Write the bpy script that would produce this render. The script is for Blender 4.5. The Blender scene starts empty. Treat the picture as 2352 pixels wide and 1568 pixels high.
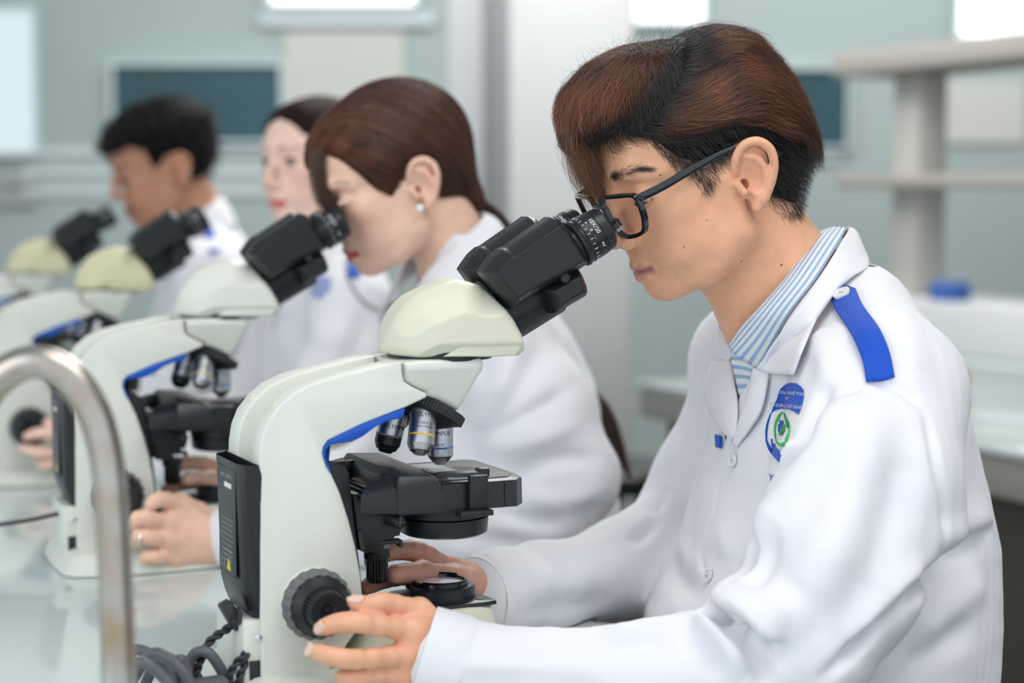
import bpy, bmesh, math, random
import numpy as np
from mathutils import Vector, Matrix
from mathutils.bvhtree import BVHTree
random.seed(7); np.random.seed(7)
scene = bpy.context.scene
COL = scene.collection

# ---------------------------------------------------------------- camera
FPX = 4050.0                       # focal length in pixels of the 2352 px frame
PITCH = math.atan(320 / FPX)
EYE = 1.22                         # eye level; the bench top is at 0.80
cam_data = bpy.data.cameras.new('camera')
cam = bpy.data.objects.new('camera', cam_data); COL.objects.link(cam)
cam_data.sensor_width = 36.0
cam_data.lens = FPX / 2352 * 36.0
cam_data.clip_start = 0.05
cam.location = (0, 0, EYE)
cam.rotation_euler = (math.pi / 2 - PITCH, 0, 0)
cam_data.dof.use_dof = True
cam_data.dof.focus_distance = 1.53
cam_data.dof.aperture_fstop = 3.1
cam_data.dof.aperture_blades = 0
scene.camera = cam

# ---------------------------------------------------------------- exposure, daylight, ceiling lamps, back wall fill
scene.view_settings.view_transform = 'Standard'
scene.view_settings.look = 'None'
scene.view_settings.exposure = 0.25
scene.view_settings.gamma = 1.0
scene.view_settings.use_curve_mapping = False
world = bpy.data.worlds.new('world'); scene.world = world
world.use_nodes = True
bg = world.node_tree.nodes['Background']
bg.inputs[0].default_value = (0.86, 0.94, 1.0, 1)
bg.inputs[1].default_value = 0.96
scene.cycles.max_bounces = 8

def area_light(name, loc, target, sx, sy, power, color=(1, 1, 1)):
    l = bpy.data.lights.new(name, 'AREA'); l.shape = 'RECTANGLE'
    l.size = sx; l.size_y = sy; l.energy = power; l.color = color
    o = bpy.data.objects.new(name, l); COL.objects.link(o)
    o.location = loc
    o.rotation_euler = (Vector(target) - Vector(loc)).to_track_quat('-Z', 'Y').to_euler()
    return o
# the window wall behind and left of the photographer, the lamps in the ceiling, and an added fill for the back wall
area_light('window_daylight', (-2.2, -0.8, 2.1), (0.3, 1.6, 0.95), 2.2, 1.8, 21, (0.90, 0.96, 1.0))
area_light('ceiling_lamp_near', (0.6, 0.9, 2.85), (0.4, 1.6, 1.0), 1.6, 1.2, 19, (1.0, 0.97, 0.93))
area_light('ceiling_lamp_far', (0.2, 4.4, 2.85), (0.0, 4.4, 0.0), 2.4, 1.2, 60, (1.0, 0.98, 0.95))
area_light('back_wall_fill', (0.6, 6.0, 2.90), (0.4, 7.4, 1.2), 5.0, 1.0, 58, (0.97, 1.0, 1.0))  # added to brighten the back wall; no lamp is modelled here

# ---------------------------------------------------------------- frames and small helpers
def V3(*a): return np.array(a, float)
CP, SP = math.cos(PITCH), math.sin(PITCH)
C_FW, C_UP, C_RT, C_LOC = V3(0, CP, -SP), V3(0, SP, CP), V3(1, 0, 0), V3(0, 0, EYE)
def view_ray(px, py): return C_RT * (px - 1176) / FPX + C_UP * (784 - py) / FPX + C_FW

class Seat:
    """one work place: u points from the instrument to the user, v along the bench away from us, w up"""
    def __init__(s, x, y, z=0.8, yaw=25):
        a = math.radians(yaw)
        s.o = V3(x, y, z); s.u = V3(math.cos(a), math.sin(a), 0); s.v = V3(-math.sin(a), math.cos(a), 0); s.w = V3(0, 0, 1)
        s.M = Matrix(((s.u[0], s.v[0], 0, x), (s.u[1], s.v[1], 0, y), (0, 0, 1, z), (0, 0, 0, 1)))
    def p(s, px, py, v):
        """seat coordinates of what is measured at a photo pixel, in the upright plane at v"""
        r = view_ray(px, py); t = (v - (C_LOC - s.o) @ s.v) / (r @ s.v)
        q = C_LOC + t * r - s.o
        return V3(q @ s.u, v, q @ s.w)
    def world(s, q): return s.o + q[0] * s.u + q[1] * s.v + q[2] * s.w
TW = .018                          # height of the bench top in seat coordinates
S1 = Seat(-.0515, 1.50); S2 = Seat(-.324, 2.02); S3 = Seat(-.586, 2.62); S4 = Seat(-.855, 3.21)

def link(o, parent=None):
    COL.objects.link(o)
    if parent is not None: o.parent = parent
    return o
def mesh_obj(name, verts, faces, mat=None, parent=None, smooth=True, matrix=None):
    me = bpy.data.meshes.new(name)
    me.from_pydata([tuple(map(float, v)) for v in verts], [], [tuple(int(i) for i in f) for f in faces])
    me.validate(); me.update()
    if smooth: me.polygons.foreach_set('use_smooth', [True] * len(me.polygons))
    if mat: me.materials.append(mat)
    o = bpy.data.objects.new(name, me)
    if matrix is not None: o.matrix_world = matrix
    return link(o, parent)
def bm_obj(name, bm, mat=None, parent=None, smooth=True, angle=None):
    bmesh.ops.recalc_face_normals(bm, faces=bm.faces)
    me = bpy.data.meshes.new(name); bm.to_mesh(me); bm.free()
    if smooth:
        me.polygons.foreach_set('use_smooth', [True] * len(me.polygons))
        me.set_sharp_from_angle(angle=math.radians(angle or 35))
    if mat:
        for m in (mat if isinstance(mat, (list, tuple)) else [mat]): me.materials.append(m)
    return link(bpy.data.objects.new(name, me), parent)
def root(name, label, cat, M=None, group=None):
    o = bpy.data.objects.new(name, None); o.empty_display_size = .05; COL.objects.link(o)
    if M is not None: o.matrix_world = M
    return tag(o, label, cat, group)
def tag(o, label=None, cat=None, group=None, kind=None):
    for k, v in (('label', label), ('category', cat), ('group', group), ('kind', kind)):
        if v: o[k] = v
    return o

# ---------------------------------------------------------------- materials
def mat(name, color, rough=.5, metal=0., spec=.5, bump=0., bscale=200., var=0., vscale=8., coat=0., sheen=0., sss=0., attr=None, emit=None, trans=0., ior=1.45, color2=None, alpha=1.):
    m = bpy.data.materials.new(name); m.use_nodes = True
    nt = m.node_tree; N = nt.nodes; L = nt.links; b = N['Principled BSDF']
    b.inputs['Base Color'].default_value = (*color, 1); b.inputs['Roughness'].default_value = rough
    b.inputs['Metallic'].default_value = metal; b.inputs['Specular IOR Level'].default_value = spec
    b.inputs['IOR'].default_value = ior
    b.inputs['Coat Weight'].default_value = coat; b.inputs['Coat Roughness'].default_value = .1
    b.inputs['Sheen Weight'].default_value = sheen
    b.inputs['Transmission Weight'].default_value = trans
    if sss:
        b.inputs['Subsurface Weight'].default_value = sss
        b.inputs['Subsurface Radius'].default_value = (.9, .35, .2); b.inputs['Subsurface Scale'].default_value = .008
    if emit:
        b.inputs['Emission Color'].default_value = (*emit[0], 1); b.inputs['Emission Strength'].default_value = emit[1]
    tc = N.new('ShaderNodeTexCoord')
    src = None
    if attr:
        a = N.new('ShaderNodeAttribute'); a.attribute_name = attr; src = a.outputs['Color']
    if var:
        n = N.new('ShaderNodeTexNoise'); n.inputs['Scale'].default_value = vscale; n.inputs['Detail'].default_value = 5
        L.new(tc.outputs['Object'], n.inputs['Vector'])
        mx = N.new('ShaderNodeMix'); mx.data_type = 'RGBA'; mx.blend_type = 'MIX' if color2 else 'MULTIPLY'
        cr = N.new('ShaderNodeMapRange'); cr.inputs[1].default_value = .35; cr.inputs[2].default_value = .65
        L.new(n.outputs['Fac'], cr.inputs[0])
        if color2:
            cr.inputs[4].default_value = var
            L.new(cr.outputs[0], mx.inputs[0]); mx.inputs[7].default_value = (*color2, 1)
        else:
            mx.inputs[0].default_value = 1
            cr.inputs[3].default_value = 1 - var; cr.inputs[4].default_value = 1
            L.new(cr.outputs[0], mx.inputs[7])
        if src: L.new(src, mx.inputs[6])
        else: mx.inputs[6].default_value = (*color, 1)
        src = mx.outputs[2]
    if src: L.new(src, b.inputs['Base Color'])
    if bump:
        n = N.new('ShaderNodeTexNoise'); n.inputs['Scale'].default_value = bscale; n.inputs['Detail'].default_value = 3
        L.new(tc.outputs['Object'], n.inputs['Vector'])
        bp = N.new('ShaderNodeBump'); bp.inputs['Strength'].default_value = bump; bp.inputs['Distance'].default_value = .001
        L.new(n.outputs['Fac'], bp.inputs['Height']); L.new(bp.outputs[0], b.inputs['Normal'])
    if alpha < 1: b.inputs['Alpha'].default_value = alpha
    return m

# ---------------------------------------------------------------- signed-distance sculpting (smooth unions of tapered limbs and ellipsoids, meshed by surface nets)
class Clay:
    def __init__(s, lo, hi, h):
        s.lo = V3(*lo); s.h = h; s.n = np.ceil((V3(*hi) - s.lo) / h).astype(int) + 1
        s.f = np.full(s.n, .06, np.float32)
        s.ax = [(s.lo[i] + h * np.arange(s.n[i])).astype(np.float32) for i in range(3)]
    def _box(s, lo, hi, pad):
        a = np.clip(np.floor((np.asarray(lo) - pad - s.lo) / s.h).astype(int), 0, s.n)
        b = np.clip(np.ceil((np.asarray(hi) + pad - s.lo) / s.h).astype(int) + 1, 0, s.n)
        if (b <= a).any(): return None, None
        sl = tuple(slice(a[i], b[i]) for i in range(3))
        X = s.ax[0][sl[0]][:, None, None]; Y = s.ax[1][sl[1]][None, :, None]; Z = s.ax[2][sl[2]][None, None, :]
        return sl, (X, Y, Z)
    def _mix(s, sl, d, k, sub):
        f = s.f[sl]
        if sub:
            d = -d
            if k > 0:
                hh = np.clip(.5 - .5 * (d - f) / k, 0, 1); s.f[sl] = d * (1 - hh) + f * hh + k * hh * (1 - hh)
            else: s.f[sl] = np.maximum(f, d)
        elif k > 0:
            hh = np.clip(.5 + .5 * (f - d) / k, 0, 1); s.f[sl] = f * (1 - hh) + d * hh - k * hh * (1 - hh)
        else: s.f[sl] = np.minimum(f, d)
    def ell(s, c, r, k=.01, sub=False, rot=None):
        c = V3(*c); r = V3(*r); R = float(max(r))
        sl, P = s._box(c - R, c + R, max(k, 3 * s.h) + .012)
        if sl is None: return s
        X, Y, Z = P[0] - c[0], P[1] - c[1], P[2] - c[2]
        if rot is not None:
            A = np.array(rot, np.float32)     # rows: local axes
            X, Y, Z = [A[i, 0] * X + A[i, 1] * Y + A[i, 2] * Z for i in range(3)]
        k0 = np.sqrt((X / r[0])**2 + (Y / r[1])**2 + (Z / r[2])**2)
        k1 = np.sqrt((X / r[0]**2)**2 + (Y / r[1]**2)**2 + (Z / r[2]**2)**2) + 1e-9
        s._mix(sl, (k0 * (k0 - 1) / k1).astype(np.float32), k, sub); return s
    def cone(s, a, b, ra, rb=None, k=.01, sub=False, flat=None):
        """tapered limb; flat=(axis, factor) squeezes the section along that axis"""
        rb = ra if rb is None else rb
        a = V3(*a); b = V3(*b); R = max(ra, rb)
        sl, P = s._box(np.minimum(a, b) - R, np.maximum(a, b) + R, max(k, 3 * s.h) + .012)
        if sl is None: return s
        d = b - a; L2 = float(d @ d) + 1e-12
        X, Y, Z = P[0] - a[0], P[1] - a[1], P[2] - a[2]
        t = np.clip((X * d[0] + Y * d[1] + Z * d[2]) / L2, 0, 1)
        X, Y, Z = X - t * d[0], Y - t * d[1], Z - t * d[2]
        if flat is not None:
            e, q = V3(*flat[0]), flat[1]; e = e / np.linalg.norm(e)
            m = (X * e[0] + Y * e[1] + Z * e[2]); X, Y, Z = X + (q - 1) * m * e[0], Y + (q - 1) * m * e[1], Z + (q - 1) * m * e[2]
        s._mix(sl, (np.sqrt(X * X + Y * Y + Z * Z) - (ra + t * (rb - ra))).astype(np.float32), k, sub); return s
    def chain(s, pts, rs, k=.01, sub=False, flat=None):
        for i in range(len(pts) - 1): s.cone(pts[i], pts[i + 1], rs[i], rs[i + 1], k, sub, flat)
        return s
    def tower(s, secs, k=.02, p=2.2, shear=0.):
        """clothed trunk: secs rows of (w, u_front, u_back, half_width)"""
        T = np.array(sorted(secs)); wz = s.ax[2]
        uf, ub, hw = [np.interp(wz, T[:, 0], T[:, i])[None, None, :] for i in (1, 2, 3)]
        a = (ub - uf) / 2; X = (s.ax[0][:, None, None] - (uf + ub) / 2 - shear * s.ax[1][None, :, None]) / a; Y = s.ax[1][None, :, None] / hw
        r = (np.abs(X)**p + np.abs(Y)**p)**(1 / p)
        d = (r - 1) * np.minimum(a, hw); Z = s.ax[2][None, None, :]
        d = np.maximum(d, np.maximum(Z - T[-1, 0], T[0, 0] - Z)).astype(np.float32)
        s._mix((slice(None),) * 3, d, k, False); return s
    def mesh(s):
        f = s.f; ins = f < 0
        nx, ny, nz = f.shape
        acc = np.zeros((nx - 1, ny - 1, nz - 1, 3), np.float32); cnt = np.zeros((nx - 1, ny - 1, nz - 1), np.float32)
        for ax in range(3):
            o = [0, 1, 2]; o.remove(ax)
            for i in (0, 1):
                for j in (0, 1):
                    a = [slice(0, -1)] * 3; b = [slice(0, -1)] * 3
                    a[ax] = slice(0, -1); b[ax] = slice(1, None)
                    for q, w in ((o[0], i), (o[1], j)):
                        if w: a[q] = slice(1, None); b[q] = slice(1, None)
                    A, B = f[tuple(a)], f[tuple(b)]
                    m = (A < 0) != (B < 0)
                    idx = np.nonzero(m); av, bv = A[idx], B[idx]; t = av / (av - bv)
                    add = np.zeros((len(t), 3), np.float32); add[:, ax] = t; add[:, o[0]] = i; add[:, o[1]] = j
                    acc[idx] += add; cnt[idx] += 1
        cells = np.nonzero(cnt > 0)
        ids = np.full(cnt.shape, -1, np.int64); ids[cells] = np.arange(len(cells[0]))
        pos = (np.stack(cells, 1) + acc[cells] / cnt[cells][:, None]) * s.h + s.lo
        quads = []
        for ax in range(3):
            o = [(ax + 1) % 3, (ax + 2) % 3]
            a = [slice(1, -1)] * 3; b = [slice(1, -1)] * 3
            a[ax] = slice(0, -1); b[ax] = slice(1, None)
            A, B = ins[tuple(a)], ins[tuple(b)]
            off = np.array([1, 1, 1]); off[ax] = 0
            for flip in (False, True):
                m = (A & ~B) if not flip else (~A & B)
                g = np.stack(np.nonzero(m), 1) + off
                if not len(g): continue
                def at(d0, d1):
                    q = g.copy(); q[:, o[0]] -= d0; q[:, o[1]] -= d1
                    return ids[q[:, 0], q[:, 1], q[:, 2]]
                Q = np.stack([at(1, 1), at(0, 1), at(0, 0), at(1, 0)], 1)
                quads.append(Q[:, ::-1] if flip else Q)
        Q = np.concatenate(quads); Q = Q[(Q >= 0).all(1)]
        return pos, Q

def relax(pos, Q, it=2, lam=.5):
    e = np.concatenate([Q[:, [0, 1]], Q[:, [1, 2]], Q[:, [2, 3]], Q[:, [3, 0]]]); e = np.concatenate([e, e[:, ::-1]])
    deg = np.bincount(e[:, 0], minlength=len(pos))[:, None]
    for i in range(it):
        for l in (lam, -lam * 1.03):
            s = np.stack([np.bincount(e[:, 0], weights=pos[e[:, 1], c], minlength=len(pos)) for c in range(3)], 1) / np.maximum(deg, 1)
            pos = pos + l * (s - pos)
    return pos
def vnormals(pos, Q):
    n = np.cross(pos[Q[:, 2]] - pos[Q[:, 0]], pos[Q[:, 3]] - pos[Q[:, 1]])
    out = np.zeros_like(pos)
    for i in range(4):
        for c in range(3): out[:, c] += np.bincount(Q[:, i], weights=n[:, c], minlength=len(pos))
    return out / (np.linalg.norm(out, axis=1)[:, None] + 1e-12)
def fast_obj(name, pos, Q, material, parent=None, cols=None, local=None):
    me = bpy.data.meshes.new(name)
    pos = np.asarray(pos, np.float32); Q = np.asarray(Q, np.int32)
    me.vertices.add(len(pos)); me.vertices.foreach_set('co', pos.ravel())
    k = Q.shape[1]
    me.loops.add(Q.size); me.loops.foreach_set('vertex_index', Q.ravel())
    me.polygons.add(len(Q)); me.polygons.foreach_set('loop_start', np.arange(0, Q.size, k, dtype=np.int32))
    me.polygons.foreach_set('use_smooth', np.ones(len(Q), bool))
    me.update(calc_edges=True)
    if cols is not None:
        ca = me.color_attributes.new('tint', 'FLOAT_COLOR', 'POINT')
        ca.data.foreach_set('color', np.concatenate([cols, np.ones((len(cols), 1))], 1).astype(np.float32).ravel())
    me.materials.append(material)
    o = bpy.data.objects.new(name, me)
    return link(o, parent)
def seg_dist(P, a, b):
    d = b - a; t = np.clip(((P - a) @ d) / (d @ d + 1e-12), 0, 1)
    return np.linalg.norm(P - a - t[:, None] * d, axis=1), t
def stroke(pos, nrm, path, width, amp, taper=True):
    """raise (amp>0) or press in (amp<0) a fold along a 3-D polyline"""
    path = [np.asarray(p, float) for p in path]; lens = [np.linalg.norm(path[i + 1] - path[i]) for i in range(len(path) - 1)]
    tot = sum(lens); best = np.full(len(pos), 9.); tt = np.zeros(len(pos)); acc = 0
    for i in range(len(lens)):
        d, t = seg_dist(pos, path[i], path[i + 1]); m = d < best
        best[m] = d[m]; tt[m] = (acc + t[m] * lens[i]) / tot; acc += lens[i]
    w = np.exp(-(best / width)**2)
    if taper: w = w * np.clip(np.minimum(tt, 1 - tt) * 4 + .08, 0, 1)
    return pos + nrm * (amp * w)[:, None]
def smoothpath(pts, n=8, closed=False):
    P = [np.asarray(p, float) for p in pts]; out = []; m = len(P)
    for i in range(m if closed else m - 1):
        p1, p2 = P[i], P[(i + 1) % m]
        p0 = P[i - 1] if (i > 0 or closed) else 2 * p1 - p2
        p3 = P[(i + 2) % m] if (i + 2 < m or closed) else 2 * p2 - p1
        for j in range(n):
            t = j / n
            out.append(.5 * ((2 * p1) + (p2 - p0) * t + (2 * p0 - 5 * p1 + 4 * p2 - p3) * t * t + (3 * p1 - p0 - 3 * p2 + p3) * t**3))
    if not closed: out.append(P[-1])
    return out

# ---------------------------------------------------------------- solid shapes into a bmesh
def add_prism(bm, poly, v0, v1, bevel=0., seg=2, mi=0):
    """poly: (u, w) outline, extruded along v"""
    n = len(poly)
    a = [bm.verts.new((p[0], v0, p[1])) for p in poly]; b = [bm.verts.new((p[0], v1, p[1])) for p in poly]
    fs = [bm.faces.new(a), bm.faces.new(b[::-1])]
    for i in range(n): fs.append(bm.faces.new((a[i], b[i], b[(i + 1) % n], a[(i + 1) % n])))
    for f in fs: f.material_index = mi
    bmesh.ops.recalc_face_normals(bm, faces=fs)
    if bevel:
        es = set(e for f in fs[:2] for e in f.edges)
        bmesh.ops.bevel(bm, geom=list(es), offset=bevel, segments=seg, affect='EDGES', profile=.5, clamp_overlap=True)
    return bm
def add_box(bm, c, s, bevel=0., seg=2, M=None):
    r = bmesh.ops.create_cube(bm, size=1); vs = r['verts']
    bmesh.ops.scale(bm, vec=s, verts=vs)
    if bevel:
        es = list({e for v in vs for e in v.link_edges})
        g = bmesh.ops.bevel(bm, geom=es, offset=bevel, segments=seg, affect='EDGES', profile=.5, clamp_overlap=True)
        vs = list({v for f in g['faces'] for v in f.verts} | {v for v in vs if v.is_valid})
    if M is not None: bmesh.ops.transform(bm, matrix=M, verts=vs)
    bmesh.ops.translate(bm, vec=c, verts=vs)
    return bm
def add_lathe(bm, base, axis, prof, n=48, mi=0, flute=None, caps=True):
    """prof: (distance along axis, radius); flute=(count, depth, rows) ribs the rim"""
    ax = Vector(axis).normalized(); base = Vector(base)
    x = ax.orthogonal().normalized(); y = ax.cross(x); rows = []
    for k, (t, r) in enumerate(prof):
        row = []
        for i in range(n):
            a = 2 * math.pi * i / n; rr = r
            if flute and k in flute[2]: rr = r - flute[1] * (.5 + .5 * math.cos(a * flute[0]))**2
            row.append(bm.verts.new(base + ax * t + (x * math.cos(a) + y * math.sin(a)) * rr))
        rows.append(row)
    for k in range(len(rows) - 1):
        for i in range(n):
            f = bm.faces.new((rows[k][i], rows[k][(i + 1) % n], rows[k + 1][(i + 1) % n], rows[k + 1][i])); f.material_index = mi
    if caps:
        for rw in (rows[0][::-1], rows[-1]):
            f = bm.faces.new(rw); f.material_index = mi
    return bm
def add_tube(bm, pts, r, n=10, rs=None, caps=True, mi=0):
    pts = [Vector(p) for p in pts]; rows = []; t0 = (pts[1] - pts[0]).normalized(); x = t0.orthogonal().normalized()
    for i, p in enumerate(pts):
        t = (pts[min(i + 1, len(pts) - 1)] - pts[max(i - 1, 0)]).normalized()
        x = (x - t * x.dot(t)).normalized(); y = t.cross(x); rr = rs[i] if rs is not None else r
        rows.append([bm.verts.new(p + (x * math.cos(2 * math.pi * k / n) + y * math.sin(2 * math.pi * k / n)) * rr) for k in range(n)])
    for a, b in zip(rows, rows[1:]):
        for k in range(n):
            f = bm.faces.new((a[k], a[(k + 1) % n], b[(k + 1) % n], b[k])); f.material_index = mi
    if caps:
        bm.faces.new(rows[0][::-1]).material_index = mi; bm.faces.new(rows[-1]).material_index = mi
    return bm
def NB(): return bmesh.new()
def patch(rows, nu=6, nv=6, closed=False):
    """smooth surface through rows of 3-D control points -> verts, faces"""
    R = [smoothpath(r, nv) for r in rows]
    cols = [smoothpath([R[i][j] for i in range(len(R))], nu) for j in range(len(R[0]))]
    n, m = len(cols[0]), len(cols)
    verts = [cols[j][i] for i in range(n) for j in range(m)]
    faces = [(i * m + j, i * m + j + 1, (i + 1) * m + j + 1, (i + 1) * m + j) for i in range(n - 1) for j in range(m - 1)]
    return verts, faces
def sheet(name, rows, thick, mat_, parent, nu=6, nv=6, off=0):
    v, f = patch(rows, nu, nv)
    o = mesh_obj(name, v, f, mat_, parent)
    m_ = (len(rows[0]) - 1) * nv + 1; n_ = len(v) // m_; uv = o.data.uv_layers.new(name='UVMap')
    vi = np.empty(len(o.data.loops), np.int32); o.data.loops.foreach_get('vertex_index', vi)
    uv.data.foreach_set('uv', np.stack([(vi // m_) / (n_ - 1), (vi % m_) / (m_ - 1)], 1).astype(np.float32).ravel())
    md = o.modifiers.new('thickness', 'SOLIDIFY'); md.thickness = thick; md.offset = off
    return o
def text_mesh(body, size, depth=.0002, align='CENTER'):
    cu = bpy.data.curves.new('lettering', 'FONT'); cu.body = body; cu.size = size; cu.extrude = depth; cu.align_x = align; cu.align_y = 'CENTER'; cu.resolution_u = 2
    o = bpy.data.objects.new('lettering', cu); COL.objects.link(o)
    dg = bpy.context.evaluated_depsgraph_get(); me = bpy.data.meshes.new_from_object(o.evaluated_get(dg))
    bpy.data.objects.remove(o); return me
def text_obj(name, body, size, material, parent, M, bend=None, depth=.0002, squeeze=1.):
    """flat lettering placed by matrix M (x right, y up); bend=radius wraps it round a cylinder along its y axis"""
    me = text_mesh(body, size, depth)
    n = len(me.vertices); co = np.empty(n * 3, np.float32); me.vertices.foreach_get('co', co); co = co.reshape(-1, 3)
    co[:, 0] *= squeeze
    if bend:
        a = co[:, 0] / bend; r = bend + co[:, 2]
        co = np.stack([r * np.sin(a), co[:, 1], r * np.cos(a) - bend], 1)
    me.vertices.foreach_set('co', co.ravel().astype(np.float32)); me.update()
    me.materials.clear(); me.materials.append(material)
    o = bpy.data.objects.new(name, me); link(o, parent); o.matrix_local = M; return o
def frame(o, x, y, z):
    o, x, y, z = Vector(o), Vector(x).normalized(), Vector(y).normalized(), Vector(z).normalized()
    return Matrix(((x.x, y.x, z.x, o.x), (x.y, y.y, z.y, o.y), (x.z, y.z, z.z, o.z), (0, 0, 0, 1)))
# ================================================================ materials in use
M_cream = mat('cream_plastic', (.73, .75, .68), .38, var=.05, vscale=14, bump=.05, bscale=900)
M_cream2 = mat('yellowed_cream_plastic', (.70, .68, .55), .40, var=.06, vscale=14, bump=.08, bscale=900)
M_black = mat('black_plastic', (.015, .018, .021), .31, spec=.40, bump=.06, bscale=1200)
M_black_matte = mat('matte_black_plastic', (.016, .018, .022), .45, bump=.12, bscale=1500)
M_gloss = mat('gloss_black', (.006, .008, .010), .12, coat=.3)
M_rubber = mat('grey_rubber', (.14, .145, .14), .6)
M_blue = mat('blue_trim_plastic', (.004, .085, .48), .42)
M_steel = mat('brushed_steel', (.60, .61, .62), .30, metal=1, bump=.05, bscale=500)
M_satin = mat('satin_chrome', (.48, .50, .52), .34, metal=1, bump=.1, bscale=700)
M_chrome = mat('chrome', (.75, .76, .78), .12, metal=1)
M_yellow = mat('yellow_ring_paint', (.80, .50, .02), .4)
M_bluering = mat('pale_blue_ring_paint', (.05, .30, .80), .4)
M_white_ink = mat('white_ink', (.75, .75, .75), .6)
M_grey_ink = mat('grey_ink', (.30, .32, .33), .6)
M_black_ink = mat('black_ink', (.015, .015, .015), .6)
M_yellow_ink = mat('yellow_ink', (.75, .62, .03), .6)
M_lens = mat('coated_glass_lens', (.62, .52, .66), .06, spec=.8, coat=.6)
M_glass = mat('clear_glass', (1, 1, 1), .02, trans=1., ior=1.45)
M_cable = mat('black_cable_rubber', (.030, .032, .038), .42)
M_mapcable = mat('grey_cable_rubber', (.10, .11, .125), .42)

# ================================================================ the room
def struct_box(name, lo, hi, m, parent=None, bev=0, kind='structure', M=None, origin=True):
    bm = NB(); lo, hi = Vector(lo), Vector(hi); add_box(bm, (lo + hi) / 2, hi - lo, bev)
    o = bm_obj(name, bm, m, parent)
    if M is not None: o.matrix_world = M
    if kind and parent is None: o['kind'] = kind
    return o
M_floor = mat('grey_terrazzo_floor', (.11, .11, .10), .28, var=.25, vscale=30)
M_wall = mat('grey_teal_wall', (.43, .50, .49), .45, var=.10, vscale=.9)
M_ceil = mat('white_ceiling', (.8, .8, .8), .8)
M_white = mat('white_paint', (.60, .62, .64), .6)
M_column = mat('grey_white_column_paint', (.585, .59, .595), .6, var=.04, vscale=1.5)
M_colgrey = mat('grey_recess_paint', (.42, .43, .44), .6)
M_warm = mat('warm_grey_board', (.62, .62, .57), .6)
M_dark = mat('dark_teal_glass', (.030, .100, .125), .4, var=.35, vscale=1.2)
M_frost = mat('frosted_band', (.70, .76, .77), .5)
M_frame = mat('pale_aluminium', (.66, .74, .76), .35)
M_day = mat('daylight_behind_window', (.05, .05, .05), .5, emit=((.72, .86, .93), .78))
M_glow = mat('glowing_panel', (1, 1, 1), .5, emit=((.93, 1.0, 1.0), 1.1))  # glow stands in for lights seen in the wall glass
BACK = 7.4
def bx(px, Y): return (px - 1176) / FPX * Y
def bz(py, Y): return EYE - (py - 464) / FPX * Y
struct_box('floor', (-6, -1.5, -.05), (7, BACK + .2, 0), M_floor)
struct_box('ceiling', (-6, -.2, 3.0), (7, BACK + .2, 3.05), M_ceil)
struct_box('wall_back', (-6, BACK, 0), (7, BACK + .2, 3.0), M_wall)
struct_box('wall_right', (7, -1.5, 0), (7.1, BACK + .2, 3.0), M_wall)
def back_panel(name, x0, y0, x1, y1, m, t=.03, parent=None, fr=None, kind='structure', Y=BACK, frame_m=None):
    o = struct_box(name, (bx(x0, Y), Y - t, bz(y1, Y)), (bx(x1, Y), Y - .002, bz(y0, Y)), m, parent, 0, kind)
    if fr:
        for (a, b, c, d) in ((x0 - fr, y0 - fr, x1 + fr, y0), (x0 - fr, y1, x1 + fr, y1 + fr), (x0 - fr, y0, x0, y1), (x1, y0, x1 + fr, y1)):
            struct_box('window_frame', (bx(a, Y), Y - t - .03, bz(d, Y)), (bx(b + (c - b), Y), Y - .002, bz(b, Y)), frame_m or M_frame, o, 0, None)
    return o
w1 = back_panel('window_1', -170, 35, 92, 350, M_day, fr=10)
w2 = back_panel('glow_panel_2', 632, -120, 955, 18, M_glow, fr=12)  # bright panel put in for a light showing in the glass wall
back_panel('trim_1', 606, 40, 1000, 66, M_frame, t=.05)
back_panel('trim_2', 660, 78, 930, 330, M_warm, t=.02)
w3 = back_panel('glow_panel_3', 1455, -200, 1606, 58, M_glow, fr=8)  # this and the next glowing panel also stand for lights in the glass
w4 = back_panel('glow_panel_4', 2185, -200, 2700, 88, M_glow, fr=8)
w5 = back_panel('window_5', 274, 156, 652, 326, M_dark, fr=9)
for i, y in enumerate((342, 385, 428)):
    back_panel('trim_%d' % (3 + i), 60 if i else -150, y, 1030, y + 19, M_frost, t=.02)
for (x0, y0, x1, y1) in ((15, 405, 92, 425), (0, 448, 92, 468)):
    tag(struct_box('wall_vent', (bx(x0, BACK), BACK - .04, bz(y1, BACK)), (bx(x1, BACK), BACK - .002, bz(y0, BACK)), M_colgrey), 'dark grey slot in the back wall, %s of the two left of the students' % ('upper' if y0 < 430 else 'lower'), 'vent')
back_panel('window_6', 1700, 165, 1935, 338, M_dark, t=.03, fr=6)
back_panel('trim_6', 1470, 345, 1925, 372, M_frost, t=.02)
back_panel('trim_7', 2060, 190, 2345, 330, M_warm, t=.02)
# the white column and the grey recess behind the first woman
YC = 4.9
colm = struct_box('wall_column', (bx(1168, YC), YC, 0), (bx(1452, YC), YC + .35, 3.0), M_column, bev=.01)
YD = 5.4
struct_box('wall_pier', (bx(1030, YD), YD, 0), (bx(1112, YD), YD + .4, 3.0), M_white, bev=.01)
struct_box('wall_recess', (bx(1112, YD) + .003, YD + .12, 0), (bx(1182, YD), YD + .4, 3.0), M_colgrey)

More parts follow.
